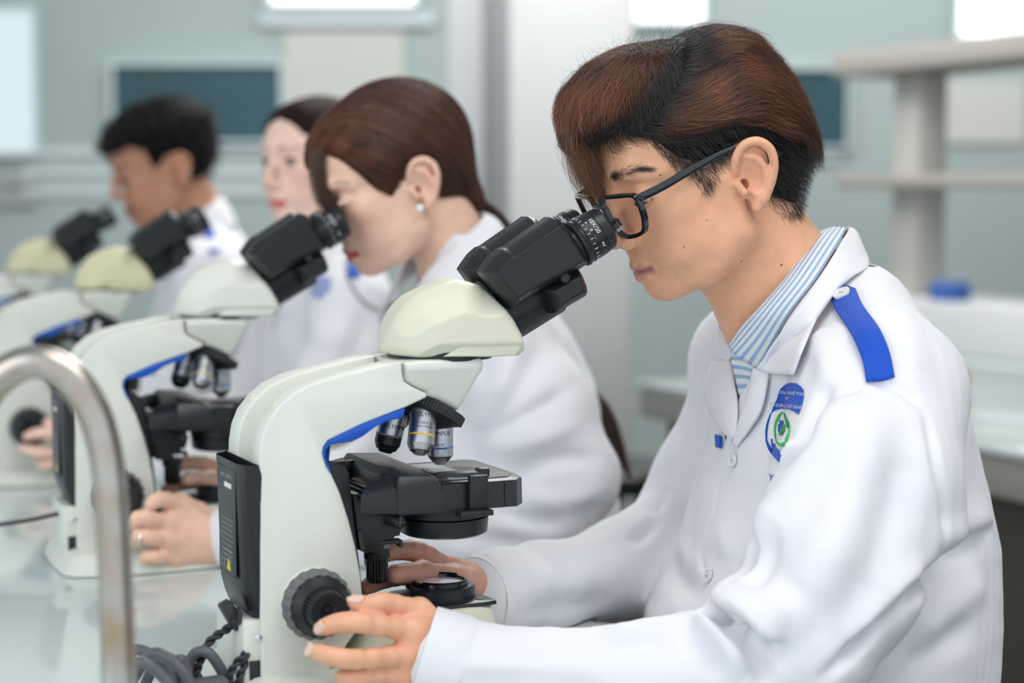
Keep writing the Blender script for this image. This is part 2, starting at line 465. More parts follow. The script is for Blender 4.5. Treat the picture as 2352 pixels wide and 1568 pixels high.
# ---- ceiling lamps you can see lit in the room
M_lamp = mat('lamp_diffuser', (1, 1, 1), .5, emit=((1, .99, .96), 2.5))
for i, (x, y) in enumerate(((.6, 1.1), (.2, 4.4), (3.2, 3.2))):
    t = root('ceiling_lamp', 'flat square lamp set in the ceiling, %s' % ('over the front microscope', 'over the far students', 'over the next bench')[i], 'lamp', Matrix.Translation((x, y, 2.96)), 'ceiling lamps')
    bm = NB(); add_box(bm, (0, 0, .02), (1.2, .6, .04), .005); bm_obj('lamp_frame', bm, M_white, t)
    bm = NB(); add_box(bm, (0, 0, -.004), (1.12, .52, .01)); bm_obj('diffuser', bm, M_lamp, t)

# ---- our bench: pale glass top on a white carcase
M_benchtop = mat('pale_green_glass_top', (.60, .69, .68), .10, spec=.6, var=.06, vscale=3, coat=.4)
M_glassedge = mat('green_glass_edge', (.22, .42, .36), .15)
M_carcase = mat('beige_bench_carcase', (.42, .40, .37), .6)
M_undershade = mat('shaded_bench_underside', (.085, .078, .068), .7)  # dark brown holds the shadow under the bench in its colour
def bench(label, S, u0, u1, v0, v1, top_m):
    t = root('laboratory_bench', label, 'bench', Matrix.Translation((0, 0, TW)) @ S.M)
    bm = NB(); add_box(bm, ((u0 + u1) / 2, (v0 + v1) / 2, -.006), (u1 - u0, v1 - v0, .012), .0015); bm_obj('glass_top', bm, top_m, t)
    bm = NB(); add_box(bm, ((u0 + u1) / 2, (v0 + v1) / 2, -.047), (u1 - u0 - .02, v1 - v0 - .02, .07), .003); bm_obj('apron', bm, M_carcase, t)
    bm = NB(); add_box(bm, ((u0 + u1) / 2 - .10 * (u0 < 0), (v0 + v1) / 2, -.449), (u1 - u0 - (.7 if u0 < 0 else .12), v1 - v0 - .1, .738), .003); bm_obj('cabinet', bm, M_undershade, t)
    bm = NB(); add_box(bm, ((u0 + u1) / 2 - .10 * (u0 < 0), (v0 + v1) / 2, -.8135), (u1 - u0 - (.8 if u0 < 0 else .2), v1 - v0 - .2, .009), .002); bm_obj('plinth', bm, M_undershade, t)
    return t
bench('long laboratory bench with a pale green glass top carrying the row of microscopes', S1, -1.25, .19, -.75, 3.2, M_benchtop)
bench('next bench behind the students, green glass top and beige apron', S1, 1.34, 2.24, -1.2, 2.1, M_benchtop)
bench('far bench by the wall, pale top, carrying the white ledge and beige rack', S1, 2.30, 2.98, -1.2, 3.3, M_benchtop)
# white raised ledge and reagent rack along the next bench
t = root('reagent_rack', 'beige rack of posts and rails standing on the white ledge of the next bench', 'rack', S1.M)
bm = NB(); add_box(bm, (2.62, 1.05, .0875), (.42, 4.4, .138), .01); bm_obj('ledge', bm, M_white, t)
M_beige = mat('beige_rack_paint', (.46, .45, .42), .55)
for v in (2.68, .62):
    bm = NB(); add_box(bm, (2.58, v, .47), (.10, .115, .62), .004); bm_obj('post', bm, M_beige, t)
M_rail = mat('brown_grey_rail', (.36, .34, .31), .6)
bm = NB(); add_box(bm, (2.58, 1.75, .815), (.26, 2.35, .065), .006); bm_obj('shelf', bm, M_rail, t)
bm = NB(); add_box(bm, (2.58, 1.75, .478), (.22, 2.35, .036), .005); bm_obj('shelf', bm, M_rail, t)
# blurred things on the ledge and the bench
M_boxblue = mat('blue_carton', (.05, .13, .40), .6)
for i, (v, du, sz, m, nm, lb) in enumerate(((2.40, 2.47, (.07, .09, .05), M_boxblue, 'carton', 'small blue carton on the white ledge beside the rack post'),
        (1.92, 2.47, (.06, .16, .03), M_boxblue, 'carton', 'flat blue carton on the white ledge at the far right'))):
    bm = NB(); add_box(bm, (du, v, .157 + sz[2] / 2), sz, .004); o = bm_obj(nm, bm, m); o.matrix_world = S1.M; tag(o, lb, 'carton', 'cartons on the ledge')
bm = NB(); add_box(bm, (1.75, 1.85, .0385), (.35, .4, .04), .01); o = bm_obj('notebook', bm, mat('brown_cover', (.42, .28, .22), .6)); o.matrix_world = S1.M
tag(o, 'brown closed folder lying on the next bench behind the column', 'folder')

# ---- stools standing in the aisle, seen blurred between the two nearest students
M_seat = mat('black_stool_seat', (.02, .02, .022), .35)
def stool(x, y, label, h=.58):
    t = root('lab_stool', label, 'stool', Matrix.Translation((x, y, 0)), 'round stools in the aisle')
    bm = NB(); add_lathe(bm, (0, 0, h - .05), (0, 0, 1), [(0, .15), (.004, .165), (.04, .17), (.05, .16), (.053, 0.001)], 40); bm_obj('seat', bm, M_seat, t)
    bm = NB(); add_lathe(bm, (0, 0, h - .075), (0, 0, 1), [(0, .15), (.002, .156), (.018, .156), (.02, .15)], 40); bm_obj('seat_ring', bm, M_chrome, t)
    bm = NB(); add_lathe(bm, (0, 0, .06), (0, 0, 1), [(0, .028), (h - .15, .026), (h - .14, .06), (h - .13, .06)], 24); bm_obj('column', bm, M_chrome, t)
    for k in range(5):
        a = 2 * math.pi * k / 5
        bm = NB(); add_tube(bm, [(0, 0, .08), (.12 * math.cos(a), .12 * math.sin(a), .075), (.25 * math.cos(a), .25 * math.sin(a), .045)], .014, 10); bm_obj('leg', bm, M_chrome, t)
        bm = NB(); add_lathe(bm, (.25 * math.cos(a), .25 * math.sin(a), .0), (0, 0, 1), [(0, .018), (.03, .022), (.034, .01)], 12); bm_obj('foot', bm, M_black, t)
    bm = NB(); ring = [(.19 * math.cos(a), .19 * math.sin(a), .22) for a in np.linspace(0, 2 * math.pi, 33)]; add_tube(bm, ring, .009, 8); bm_obj('footrest_ring', bm, M_chrome, t)
    return t
stool(.27, 4.28, 'round black stool on chrome legs just left of the white column foot')
stool(.20, 3.55, 'round black stool with chrome ring behind the second student')
# ================================================================ the microscope
def crop1(a, b): return 480 + a / 1.9895, 780 + b / 1.9895
def crop2(a, b): return 860 + a / 3.733, 440 + b / 3.733
def crop5(a, b): return 740 + a / 3.266, 880 + b / 3.266
def UW(conv, pts, v, S=None):
    out = []
    for a, b in pts:
        q = (S or S1).p(*conv(a, b), v); out.append((q[0], q[2]))
    return out
def sdf_poly(poly, U, Wg):
    """signed distance to a closed 2-D polygon on a grid"""
    P = np.array(poly); d = np.full(U.shape, 1e9); sgn = np.ones(U.shape)
    j = len(P) - 1
    for i in range(len(P)):
        e = P[j] - P[i]; wx, wy = U - P[i, 0], Wg - P[i, 1]
        t = np.clip((wx * e[0] + wy * e[1]) / (e @ e), 0, 1)
        d = np.minimum(d, (wx - e[0] * t)**2 + (wy - e[1] * t)**2)
        c1, c2, c3 = Wg >= P[i, 1], Wg < P[j, 1], e[0] * wy > e[1] * wx
        flip = (c1 & c2 & c3) | (~c1 & ~c2 & ~c3); sgn = np.where(flip, -sgn, sgn); j = i
    return sgn * np.sqrt(d)
def open_dist(path, U, Wg):
    d = np.full(U.shape, 1e9)
    for a, b in zip(path, path[1:]):
        a, b = np.array(a), np.array(b); e = b - a; wx, wy = U - a[0], Wg - a[1]
        t = np.clip((wx * e[0] + wy * e[1]) / (e @ e), 0, 1); d = np.minimum(d, np.hypot(wx - e[0] * t, wy - e[1] * t))
    return d
def shaped_slab(name, poly, halfw, m, parent, h=.0012, k=.004, vmax=.06, vmid=0.):
    """outline in (u, w) crossed with a half-width that varies over it; edges rounded by k"""
    P = np.array(poly); lo = P.min(0) - .006; hi = P.max(0) + .006
    c = Clay((lo[0], -vmax - .006 + vmid, lo[1]), (hi[0], vmax + .006 + vmid, hi[1]), h)
    U, Wg = np.meshgrid(c.ax[0], c.ax[2], indexing='ij')
    dA = sdf_poly(poly, U, Wg); hw = halfw(U, Wg, dA)
    dB = np.abs(c.ax[1][None, :, None] - vmid) - hw[:, None, :]; A = dA[:, None, :]
    hh = np.clip(.5 + .5 * (A - dB) / k, 0, 1); c.f = (dB * (1 - hh) + A * hh + k * hh * (1 - hh)).astype(np.float32)
    pos, Q = c.mesh(); pos = relax(pos, Q, 2)
    return fast_obj(name, pos, Q, m, parent)
AX = -.011       # the optical axis stands at u = AX, v = 0

def build_microscope(label, head_mat):
    t = root('microscope', label, 'microscope', S1.M, 'microscopes in a row on the bench')
    # ---- arm: two side plates with a trough between them, joined by a core
    near = UW(crop1, [(882, 103), (790, 116), (690, 142), (600, 162), (480, 198), (390, 242), (325, 298), (272, 368), (244, 440), (232, 520),
                      (229, 620), (232, 800), (235, 1000), (237, 1200), (239, 1400), (241, 1640), (470, 1640), (560, 1500), (705, 1290), (703, 1170), (692, 1060), (672, 950),
                      (642, 830), (600, 700), (556, 603), (536, 570), (521, 520), (526, 490), (546, 462), (610, 432), (700, 388), (800, 348), (895, 312),
                      (996, 264), (996, 246), (925, 212), (893, 190), (884, 150)], -.045)
    for s, nm in ((-1, 'near'), (1, 'far')):
        bm = NB(); a, b = (-.045, -.018) if s < 0 else (.018, .045)
        add_prism(bm, near, a, b, .0022, 3)
        bm_obj('arm_side', bm, M_cream, t, angle=50)
    core = [(u + .010, w - .010) for u, w in near[:10]]
    core = [(near[0][0], near[0][1] - .006)] + [(u + .016, w - .016) for u, w in near[2:9]] + [(near[10][0] + .012, near[10][1]), (near[14][0] + .012, near[14][1])] + [(u - .004, w + .002) for u, w in near[16:36]]
    bm = NB(); add_prism(bm, core, -.0185, .0185, 0); bm_obj('arm_core', bm, M_cream2, t, angle=40)
    # rubber plugs at the back of the plates
    for v in (-.031, .031):
        bm = NB(); q = near[6]; add_lathe(bm, (q[0] + .004, v, q[1] - .0065), (-.72, 0, .69), [(.0, .004), (.0075, .004), (.0085, .003)], 16); bm_obj('plug', bm, M_cream2, t)
    # ---- blue trim under the arm
    strip = UW(crop1, [(893, 314), (800, 347), (700, 384), (600, 430), (548, 460), (526, 490), (520, 524), (535, 575), (556, 606), (548, 575), (531, 530), (534, 500),
                       (556, 478), (600, 470), (645, 465), (700, 440), (760, 395), (820, 368), (870, 360), (886, 348)], -.044)
    bm = NB(); add_prism(bm, strip, -.0462, .0462, .001, 2); bm_obj('trim_strip', bm, M_blue, t)
    # ---- front of the arm: block that carries the head and nosepiece
    nose = UW(crop1, [(886, 104), (896, 190), (928, 210), (1000, 244), (1002, 262), (1060, 282), (1165, 334), (1190, 282), (1230, 175), (1248, 140), (1250, 100), (1240, 84), (1100, 86), (960, 94)], -.040)
    nz = np.array(nose)
    def hw_nose(U, Wg, d):
        return np.clip(.0445 - np.maximum(0, (.283 - Wg)) * .42, .02, .0445)
    shaped_slab('arm_nose', nose, hw_nose, M_cream, t, h=.0013, k=.005)
    # raised crease line on the nose
    a_, b_, c_ = UW(crop1, [(1004, 250), (1120, 200), (1236, 145)], -.0445)
    # ---- base: wide foot and lamp housing
    plan = [(-.205, -.055), (-.19, -.088), (-.12, -.099), (-.02, -.092), (.035, -.066), (.045, -.03), (.045, .03), (.035, .066), (-.02, .092), (-.12, .099), (-.19, .088), (-.205, .055)]
    def hprism(bm, pl, w0, w1, bev=.004, seg=3, shrink=0.):
        n = len(pl); c = np.mean(pl, 0)
        lo_ = [bm.verts.new((p[0], p[1], w0)) for p in pl]
        hi_ = [bm.verts.new((c[0] + (p[0] - c[0]) * (1 - shrink), c[1] + (p[1] - c[1]) * (1 - shrink), w1)) for p in pl]
        fs = [bm.faces.new(lo_[::-1]), bm.faces.new(hi_)] + [bm.faces.new((lo_[i], lo_[(i + 1) % n], hi_[(i + 1) % n], hi_[i])) for i in range(n)]
        bmesh.ops.recalc_face_normals(bm, faces=fs)
        if bev: bmesh.ops.bevel(bm, geom=list(fs[1].edges), offset=bev, segments=seg, affect='EDGES', profile=.5, clamp_overlap=True)
        return bm
    bm = NB(); sp = [tuple(p) for p in smoothpath([(a, b) for a, b in plan], 4, True)]; hprism(bm, sp, TW + .0015, .042, .010, 4, .08); bm_obj('base', bm, M_cream, t, angle=40)
    plan2 = [(-.10, -.050), (-.035, -.054), (.010, -.050), (.032, -.034), (.036, 0), (.032, .034), (.010, .050), (-.035, .054), (-.10, .050)]
    bm = NB(); sp = [tuple(p) for p in smoothpath(plan2, 4, True)]; hprism(bm, sp, .030, .0795, .006, 3, .16); bm_obj('lamp_housing', bm, M_cream2, t, angle=40)
    for (a, b) in ((-.17, -.07), (-.17, .07), (.0, -.07), (.0, .07)):
        bm = NB(); add_lathe(bm, (a, b, TW), (0, 0, 1), [(0, .008), (.003, .009)], 16); bm_obj('rubber_foot', bm, M_black_matte, t)
    # ---- black fairing between arm and stage carriage
    fair = UW(crop1, [(535, 553), (560, 556), (628, 588), (643, 610), (655, 720), (668, 850), (690, 1010), (700, 1100), (705, 1240), (690, 1245), (672, 1000), (620, 780), (560, 620)], -.035)
    bm = NB(); add_prism(bm, fair, -.034, .034, .0015, 2); bm_obj('arm_fairing', bm, M_black_matte, t)
    foot = [(-.1, .078), (-.075, .078), (-.055, .090), (-.10, .092)]
    bm = NB(); add_box(bm, (-.086, 0, .078), (.036, .075, .012), .002); bm_obj('lamp_skirt', bm, M_black_matte, t)
    # ---- power pack on the back with its printed plate
    q = lambda a, b, v: S1.p(*crop1(a, b), v)
    pb = -.215
    PB = -.1975
    bm = NB(); rows = []
    for z, ub, uf, hw in ((.081, -.1850, -.1815, .0425), (.100, -.1925, -.1815, .0435), (.112, PB + .002, -.1815, .044), (.2045, PB - .0005, -.1815, .045), (.2130, PB - .001, PB + .012, .0445)):
        ub_c = min(ub + .014, uf - .001)
        plan_ = [(uf, -hw), (ub_c, -hw), (ub + .004, -hw + .004), (ub, -.031), (ub, .031), (ub + .004, hw - .004), (ub_c, hw), (uf, hw)]
        rows.append([bm.verts.new((a, b, z)) for a, b in plan_])
    for A_, B_ in zip(rows, rows[1:]):
        for i in range(8): bm.faces.new((A_[i], A_[(i + 1) % 8], B_[(i + 1) % 8], B_[i]))
    bm.faces.new(rows[0]); tf = bm.faces.new(rows[-1])
    bmesh.ops.recalc_face_normals(bm, faces=bm.faces)
    ins = bmesh.ops.inset_region(bm, faces=[tf], thickness=.0022); bmesh.ops.translate(bm, vec=(0, 0, -.030), verts=list(tf.verts))
    bmesh.ops.bevel(bm, geom=[e for e in bm.edges if e.calc_face_angle(0) > .35], offset=.0009, segments=2, affect='EDGES', clamp_overlap=True)
    o = bm_obj('power_pack', bm, M_black, t, angle=40)
    bm = NB(); add_box(bm, (0, 0, 0), (.0008, .048, .088), .0002); bmesh.ops.translate(bm, vec=(PB - .0006, 0, .162), verts=bm.verts)
    pl = bm_obj('rating_plate', bm, mat('dark_grey_plate', (.030, .038, .040), .45), t)
    def on_plate(y, z): return frame((PB - .00115, y, z), (0, -1, 0), (0, 0, 1), (-1, 0, 0))
    sy = lambda i: i
    text_obj('plate_text', 'MODEL  CX23LEDRFS1C', .0040, M_grey_ink, pl, on_plate(0, .199), depth=.0001, squeeze=.75)
    bm = NB(); add_box(bm, (PB - .0012, -.004, .192), (.0004, .020, .004)); bm_obj('white_bar', bm, M_white_ink, pl)
    for k in range(8): text_obj('plate_text', 'The device complies with part 15 of rules ' + 'in use'[k % 4:], .0024, M_grey_ink, pl, on_plate(0, .164 - k * .0042), depth=.0001, squeeze=.72)
    for k in range(3): text_obj('plate_text', ('100-240V~ 50/60Hz', 'Input 0.12A', 'MADE IN CHINA')[k], .0034, M_grey_ink, pl, on_plate(-.0, .138 - k * .004 + .0), depth=.0001)
    # the warning triangle
    tm = [(0, 0, .0055), (0, -.0036, -.0018), (0, .0036, -.0018)]
    text_obj('approval_mark', 'C E', .009, M_grey_ink, pl, on_plate(.012, .1262 + .0), depth=.0001)
    bm = NB(); c0 = Vector((PB - .0008, -.004, .1265))
    fa = [bm.verts.new(c0 + Vector((-.0006, 0, .006))), bm.verts.new(c0 + Vector((-.0003, -.006, -.004))), bm.verts.new(c0 + Vector((-.0003, .006, -.004)))]
    fb = [bm.verts.new(v.co + Vector((.0004, 0, 0))) for v in fa]; bm.faces.new(fa); bm.faces.new(fb[::-1])
    for i in range(3): bm.faces.new((fa[i], fb[i], fb[(i + 1) % 3], fa[(i + 1) % 3]))
    bm_obj('warning_triangle', bm, M_yellow_ink, pl, smooth=False)
    # bracket, mains inlet and switch below the pack
    bm = NB(); add_box(bm, (-.187, 0, .060), (.022, .080, .056), .003); bm_obj('rear_block', bm, M_cream, t)
    bm = NB(); add_box(bm, (-.1885, -.0405, .040), (.009, .003, .030), .0008); bm_obj('switch_recess', bm, M_black_matte, t)
    bm = NB(); add_lathe(bm, (-.1875, -.045, .0745), (0, -1, 0), [(0, .003), (.0014, .003), (.002, .0015)], 14); bm_obj('screw', bm, M_chrome, t)
    # ---- focus knobs, near and far
    kc = (-.140, .0985)
    for s in (-1, 1):
        k = bpy.data.objects.new('focus_knob', None); k.empty_display_size = .02; link(k, t)
        def LT(name, prof, m, n=96, flute=None):
            bm = NB(); add_lathe(bm, (kc[0], s * .045, kc[1]), (0, s, 0), prof, n, flute=flute); return bm_obj(name, bm, m, k, angle=30)
        LT('collar', [(0, .0285), (.002, .0285), (.003, .027)], M_cream, 64)
        LT('coarse_ring', [(.003, .0280), (.004, .0290), (.0095, .0290), (.0160, .0252)], M_rubber, 216, (18, .0013, (1, 2, 3)))
        LT('coarse_edge', [(.0150, .0245), (.0160, .0256), (.0172, .0250), (.0176, .0235)], M_black, 216, (18, .0010, (1, 2)))
        LT('cone', [(.0165, .0236), (.0178, .0238), (.0250, .0190), (.0252, .017)], M_black_matte, 64)
        LT('fine_knob', [(.024, .0165), (.0255, .0172), (.0370, .0160), (.0385, .0150), (.0380, .0120), (.0372, .0085), (.0360, .0060), (.0335, .004), (.0325, .0001)], M_black, 180, (36, .0011, (1, 2, 3)))
    # ---- head (tilted body in yellowed cream) turned nine degrees on its dovetail
    hd = bpy.data.objects.new('binocular_head', None); hd.empty_display_size = .02; link(hd, t)
    hd.matrix_local = Matrix.Translation((AX, 0, 0)) @ Matrix.Rotation(math.radians(-8), 4, 'Z') @ Matrix.Translation((-AX, 0, 0))
    head = UW(crop2, [(45, 1400), (60, 1320), (85, 1245), (125, 1150), (180, 1062), (240, 990), (330, 916), (440, 868), (560, 824), (680, 783), (770, 756), (860, 772), (965, 803), (1060, 930), (1165, 1078), (1230, 1205),
                      (1268, 1318), (1268, 1345), (1228, 1390), (1050, 1402), (900, 1410), (480, 1422), (150, 1417)], -.030)
    head = [((-.0133 + (u + .0133) * .80) if u < -.0133 else u, w_) for u, w_ in head]
    top = head[1:13]
    def hw_head(U, Wg, d):
        e = open_dist(top, U, Wg); bottom = Wg - .295
        plan = np.sqrt(np.clip(.050**2 - np.clip(-.0133 - U, 0, .0499)**2, 1e-8, 1)) + .001
        return np.minimum(np.minimum(np.minimum(.050, .024 + e * 1.05), .044 + np.maximum(0, bottom) * .7), plan)
    shaped_slab('head_body', head, hw_head, head_mat, hd, h=.0012, k=.009)
    # lower front piece, a hair proud of the seam
    low = UW(crop2, [(660, 1412), (1165, 1081), (1230, 1207), (1270, 1320), (1270, 1346), (1230, 1392), (1050, 1405)], -.045)
    bm = NB(); add_prism(bm, low, -.0478, .0478, .0012, 2); bm_obj('head_shoe', bm, head_mat, hd)
    bm = NB(); add_lathe(bm, (AX, 0, .2885), (0, 0, 1), [(0, .0445), (.0075, .0445)], 64); bm_obj('dovetail', bm, M_black, hd)
    # tube axis
    axd = Vector((math.cos(math.radians(29.5)), 0, math.sin(math.radians(29.5)))); axn = Vector((-axd.z, 0, axd.x))
    ring_c = Vector((.0365, 0, .3235))
    bm = NB(); add_lathe(bm, ring_c - axd * .001, axd, [(0, .0325), (.003, .0330), (.0042, .0315)], 72); bm_obj('mount_ring', bm, M_gloss, hd)
    bm = NB(); add_lathe(bm, ring_c - axn * .004, axd, [(0, .0255), (.056, .0250), (.058, .0235)], 72); bm_obj('hinge_barrel', bm, M_black, hd)
    for s in (-1, 1):
        w = bpy.data.objects.new('prism_housing', None); w.empty_display_size = .02; link(w, hd)
        hou = UW(crop2, [(946, 690), (1030, 560), (1100, 492), (1140, 478), (1300, 360), (1470, 236), (1500, 212), (1560, 232), (1640, 330), (1730, 470), (1778, 575), (1786, 612), (1712, 665), (1400, 840), (1180, 992), (1040, 825)], -.036)
        hou = [(u, w_) for u, w_ in hou]
        v0, v1 = (-.058, -.0065) if s < 0 else (.0065, .058)
        P = np.array(hou); crest = hou[2:7]; lowr = hou[11:14]
        def hwp(U, Wg, d):
            return np.minimum(.0262, .0135 + (-d) * 1.7)
        shaped_slab('housing_shell', hou, hwp, M_black, w, h=.0011, k=.006, vmax=.03, vmid=(v0 + v1) / 2)
        sh = UW(crop2, [(1410, 820), (1600, 690), (1705, 650), (1738, 700), (1772, 790), (1783, 850), (1765, 885), (1660, 950), (1510, 1048), (1492, 985), (1465, 920)], -.032)
        def hws(U, Wg, d): return np.minimum(.021, .013 + (-d) * 1.2)
        shaped_slab('hinge_lug', sh, hws, M_black, w, h=.0013, k=.006, vmax=.03, vmid=s * .029)
        # small screw caps
        for (a, b) in ((1415, 812), (1665, 733)):
            c = S1.p(*crop2(a, b), -.055)
            bm = NB(); add_lathe(bm, (c[0], s * .0515 + (0 if b > 800 else -s * .0015), c[2]), (0, s, 0), [(0, .0042), (.0025, .0042), (.003, .0038)], 24); bm_obj('screw_cap', bm, M_black_matte, w)
        # band at the front of the housing and the tube
        E0 = Vector((.1265, s * .031, .3985)) ; base_ = E0 - axd * .047
        bm = NB(); add_lathe(bm, base_ - axd * .014, axd, [(0, .0205), (.010, .0215), (.0125, .0205), (.0128, .0175), (.036, .0172)], 64); bm_obj('eyepiece_tube', bm, M_black, w)
        e = bpy.data.objects.new('eyepiece', None); e.empty_display_size = .02; link(e, hd)
        bm = NB(); add_lathe(bm, E0 - axd * .030, axd, [(0, .0175), (.0005, .0205), (.003, .0210), (.0045, .0200), (.006, .0196), (.007, .0204), (.0205, .0200), (.0208, .0192), (.0214, .0192), (.0216, .0196), (.029, .0188), (.031, .0172), (.030, .0135)], 96); bm_obj('eyepiece_barrel', bm, M_black, e, angle=25)
        bm = NB(); add_lathe(bm, E0 + axd * .0002, axd, [(0, .0138), (.001, .0110), (.0015, .0001)], 48); bm_obj('eye_lens', bm, M_lens, e)
        R = .0204
        def on_barrel(t, ang):
            # lettering reads round the barrel; x runs round it, y along the axis
            n = (Vector((0, -1, 0)) * math.cos(ang) + axn * math.sin(ang)); tx = (Vector((0, -1, 0)) * -math.sin(ang) + axn * math.cos(ang)) * -1
            return frame(E0 - axd * (.030 - t) + n * R, tx, axd, n)
        if s < 0:
            text_obj('lettering', '10X/20', .0052, M_white_ink, e, on_barrel(.0172, .50), R, depth=.00015)
            text_obj('lettering', '+     0     -', .0042, M_white_ink, e, on_barrel(.0125, .42), R, depth=.00015)
            text_obj('lettering', 'oo\'', .0042, M_white_ink, e, on_barrel(.0168, -.42), R, depth=.00015)
            for k in range(-6, 7):
                a = .30 + k * .235; n = (Vector((0, -1, 0)) * math.cos(a) + axn * math.sin(a))
                bm = NB(); add_box(bm, (0, 0, 0), (.0022 if k % 3 else .003, .0004, .0003)); o = bm_obj('scale_mark', bm, M_white_ink, e, smooth=False)
                tx = (Vector((0, 1, 0)) * math.sin(a) + axn * math.cos(a)); o.matrix_local = frame(E0 - axd * .0208 + n * (R + .0001), axd, tx, n)
        else:
            text_obj('lettering', 'OLYMPUS', .0062, M_white_ink, e, on_barrel(.0138, 1.0), R, depth=.00015)
    # ---- revolving nosepiece, tilted, with its objectives
    nd = Vector((-math.sin(math.radians(29)), 0, -math.cos(math.radians(29))))
    nc = Vector((-.0225, 0, .2530))
    bm = NB(); add_lathe(bm, nc, nd, [(0, .034), (.001, .0365), (.0085, .0365), (.0095, .034), (.012, .030), (.019, .020)], 216, flute=(72, .0007, (1, 2))); bm_obj('nosepiece', bm, M_black_matte, t, angle=28)
    def objective(tip, top_, r, ring_m, shade, cone_r, lab, angs, black=False):
        o = bpy.data.objects.new('objective', None); o.empty_display_size = .01; link(o, t)
        a = Vector(top_); d = (Vector(tip) - a); L = d.length; d.normalize()
        body = [(-.006, r * .8), (0, r * .85), (.0006, r), (L - .016, r), (L - .0158, r * .985)]
        bm = NB(); add_lathe(bm, a, d, body, 64); bm_obj('barrel', bm, shade, o, angle=25)
        bm = NB(); add_lathe(bm, a, d, [(L - .016, r * 1.005), (L - .0147, r * 1.005)], 64); bm_obj('colour_ring', bm, ring_m, o)
        bm = NB(); add_lathe(bm, a, d, [(L - .0147, r * .97), (L - .0145, r), (L - .008, r), (L - .0025, cone_r), (L - .002, cone_r * .8), (L, cone_r * .62), (L - .0003, cone_r * .3)], 64); bm_obj('tip', bm, M_black if black else shade, o, angle=25)
        bm = NB(); add_lathe(bm, a, d, [(L - .0002, cone_r * .28), (L + .0001, .0001)], 24); bm_obj('front_lens', bm, M_lens, o)
        z = d; n0 = Vector((-.42, -.9, 0)); n0 = (n0 - z * n0.dot(z)).normalized()
        for (txt, f, size, ang) in lab:
            n = Matrix.Rotation(ang, 3, z) @ n0; x = z.cross(n)
            text_obj('lettering', txt, size, M_black_ink, o, frame(a + d * (L * f) + n * r, n.cross(z), -z, n), r, depth=.00015)
    objective((AX, 0, .1965), (AX, 0, .2350), .0112, M_bluering, M_satin, .0068, [('OLYMPUS', .28, .0052, .12), ('40X/0.65', .53, .0032, .15), ('∞/0.17/FN20', .62, .0030, .15)], None)
    objective((-.0420, -.0300, .2110), (-.0330, -.0180, .2475), .0112, M_yellow, M_satin, .0085, [('OLYMPUS', .20, .0052, -.5), ('10X/0.25', .38, .0032, -.3), ('∞/-/FN20', .46, .0030, -.3)], None)
    objective((-.0590, .0060, .2090), (-.0500, .004, .2440), .0112, M_grey_ink, M_satin, .0085, [('OLYMPUS', .35, .0052, -.4), ('100X/1.25', .58, .0036, -.4), ('∞/0.17/FN20', .67, .0028, -.4)], None, True)
    objective((-.0400, .0420, .2260), (-.0300, .0200, .2440), .0100, M_yellow, M_satin, .0080, [], None)
    # ---- mechanical stage
    st = bpy.data.objects.new('stage', None); st.empty_display_size = .02; link(st, t)
    plan3 = [(-.072, -.060), (.0335, -.060), (.0440, -.048), (.0475, -.030), (.0475, .055), (.040, .064), (-.072, .064)]
    bm = NB(); hprism(bm, plan3, .1665, .1895, .0022, 2, .012); bm_obj('stage_plate', bm, M_black, st, angle=30)
    bm = NB(); hprism(bm, [(-.044, -.048), (.030, -.048), (.038, -.038), (.038, .050), (-.044, .050)], .1893, .1904, .0004, 1); bm_obj('top_surface', bm, mat('worn_black_stage', (.045, .043, .042), .3, var=.5, vscale=40), st)
    bm = NB(); add_lathe(bm, (.012, .004, .1900), (0, 0, 1), [(0, .012), (.0008, .012), (.0009, .0105)], 40); bm_obj('light_hole', bm, M_black_ink, st)
    # end block seam
    bm = NB(); add_box(bm, (.0225, -.0604, .178), (.0006, .001, .021)); bm_obj('seam', bm, M_gloss, st)
    # lengthwise cover of the slide carrier: prism along v with a sloped near end
    def loft(name, sects, m, parent, bev=.0011):
        bm = NB(); rows = [[bm.verts.new(p) for p in s_] for s_ in sects]; fs = []
        n = len(rows[0])
        for a, b in zip(rows, rows[1:]):
            for i in range(n): fs.append(bm.faces.new((a[i], a[(i + 1) % n], b[(i + 1) % n], b[i])))
        fs.append(bm.faces.new(rows[0][::-1])); fs.append(bm.faces.new(rows[-1]))
        bmesh.ops.recalc_face_normals(bm, faces=fs)
        if bev: bmesh.ops.bevel(bm, geom=[e for e in bm.edges if e.calc_face_angle(0) > .3], offset=bev, segments=2, affect='EDGES', profile=.5, clamp_overlap=True)
        return bm_obj(name, bm, m, parent, angle=28)
    loft('carrier_cover', [[(-.080, -.0765, .1705), (-.036, -.0755, .1695), (-.0405, -.0725, .192), (-.0465, -.067, .1985), (-.0745, -.067, .2000), (-.0785, -.0725, .194)],
                           [(-.082, -.040, .1705), (-.040, -.040, .1705), (-.040, -.040, .1945), (-.0455, -.040, .2005), (-.0745, -.040, .2020), (-.0800, -.040, .196)],
                           [(-.080, .060, .180), (-.040, .060, .180), (-.040, .060, .194), (-.0440, .060, .2010), (-.0740, .060, .2025), (-.0790, .060, .196)],
                           [(-.079, .066, .182), (-.041, .066, .182), (-.041, .066, .190), (-.0450, .065, .196), (-.0720, .065, .197), (-.0780, .066, .192)]], M_black, st)
    # left wing of the carrier
    loft('carrier_wing', [[(-.109, -.0720, .1725), (-.079, -.0760, .1705), (-.079, -.0735, .1900), (-.109, -.0700, .1870)],
                          [(-.105, -.058, .176), (-.076, -.055, .1715), (-.076, -.055, .1985), (-.098, -.055, .1950)],
                          [(-.095, -.040, .184), (-.076, -.035, .1800), (-.076, -.035, .1995), (-.086, -.040, .1990)]], M_black, st)
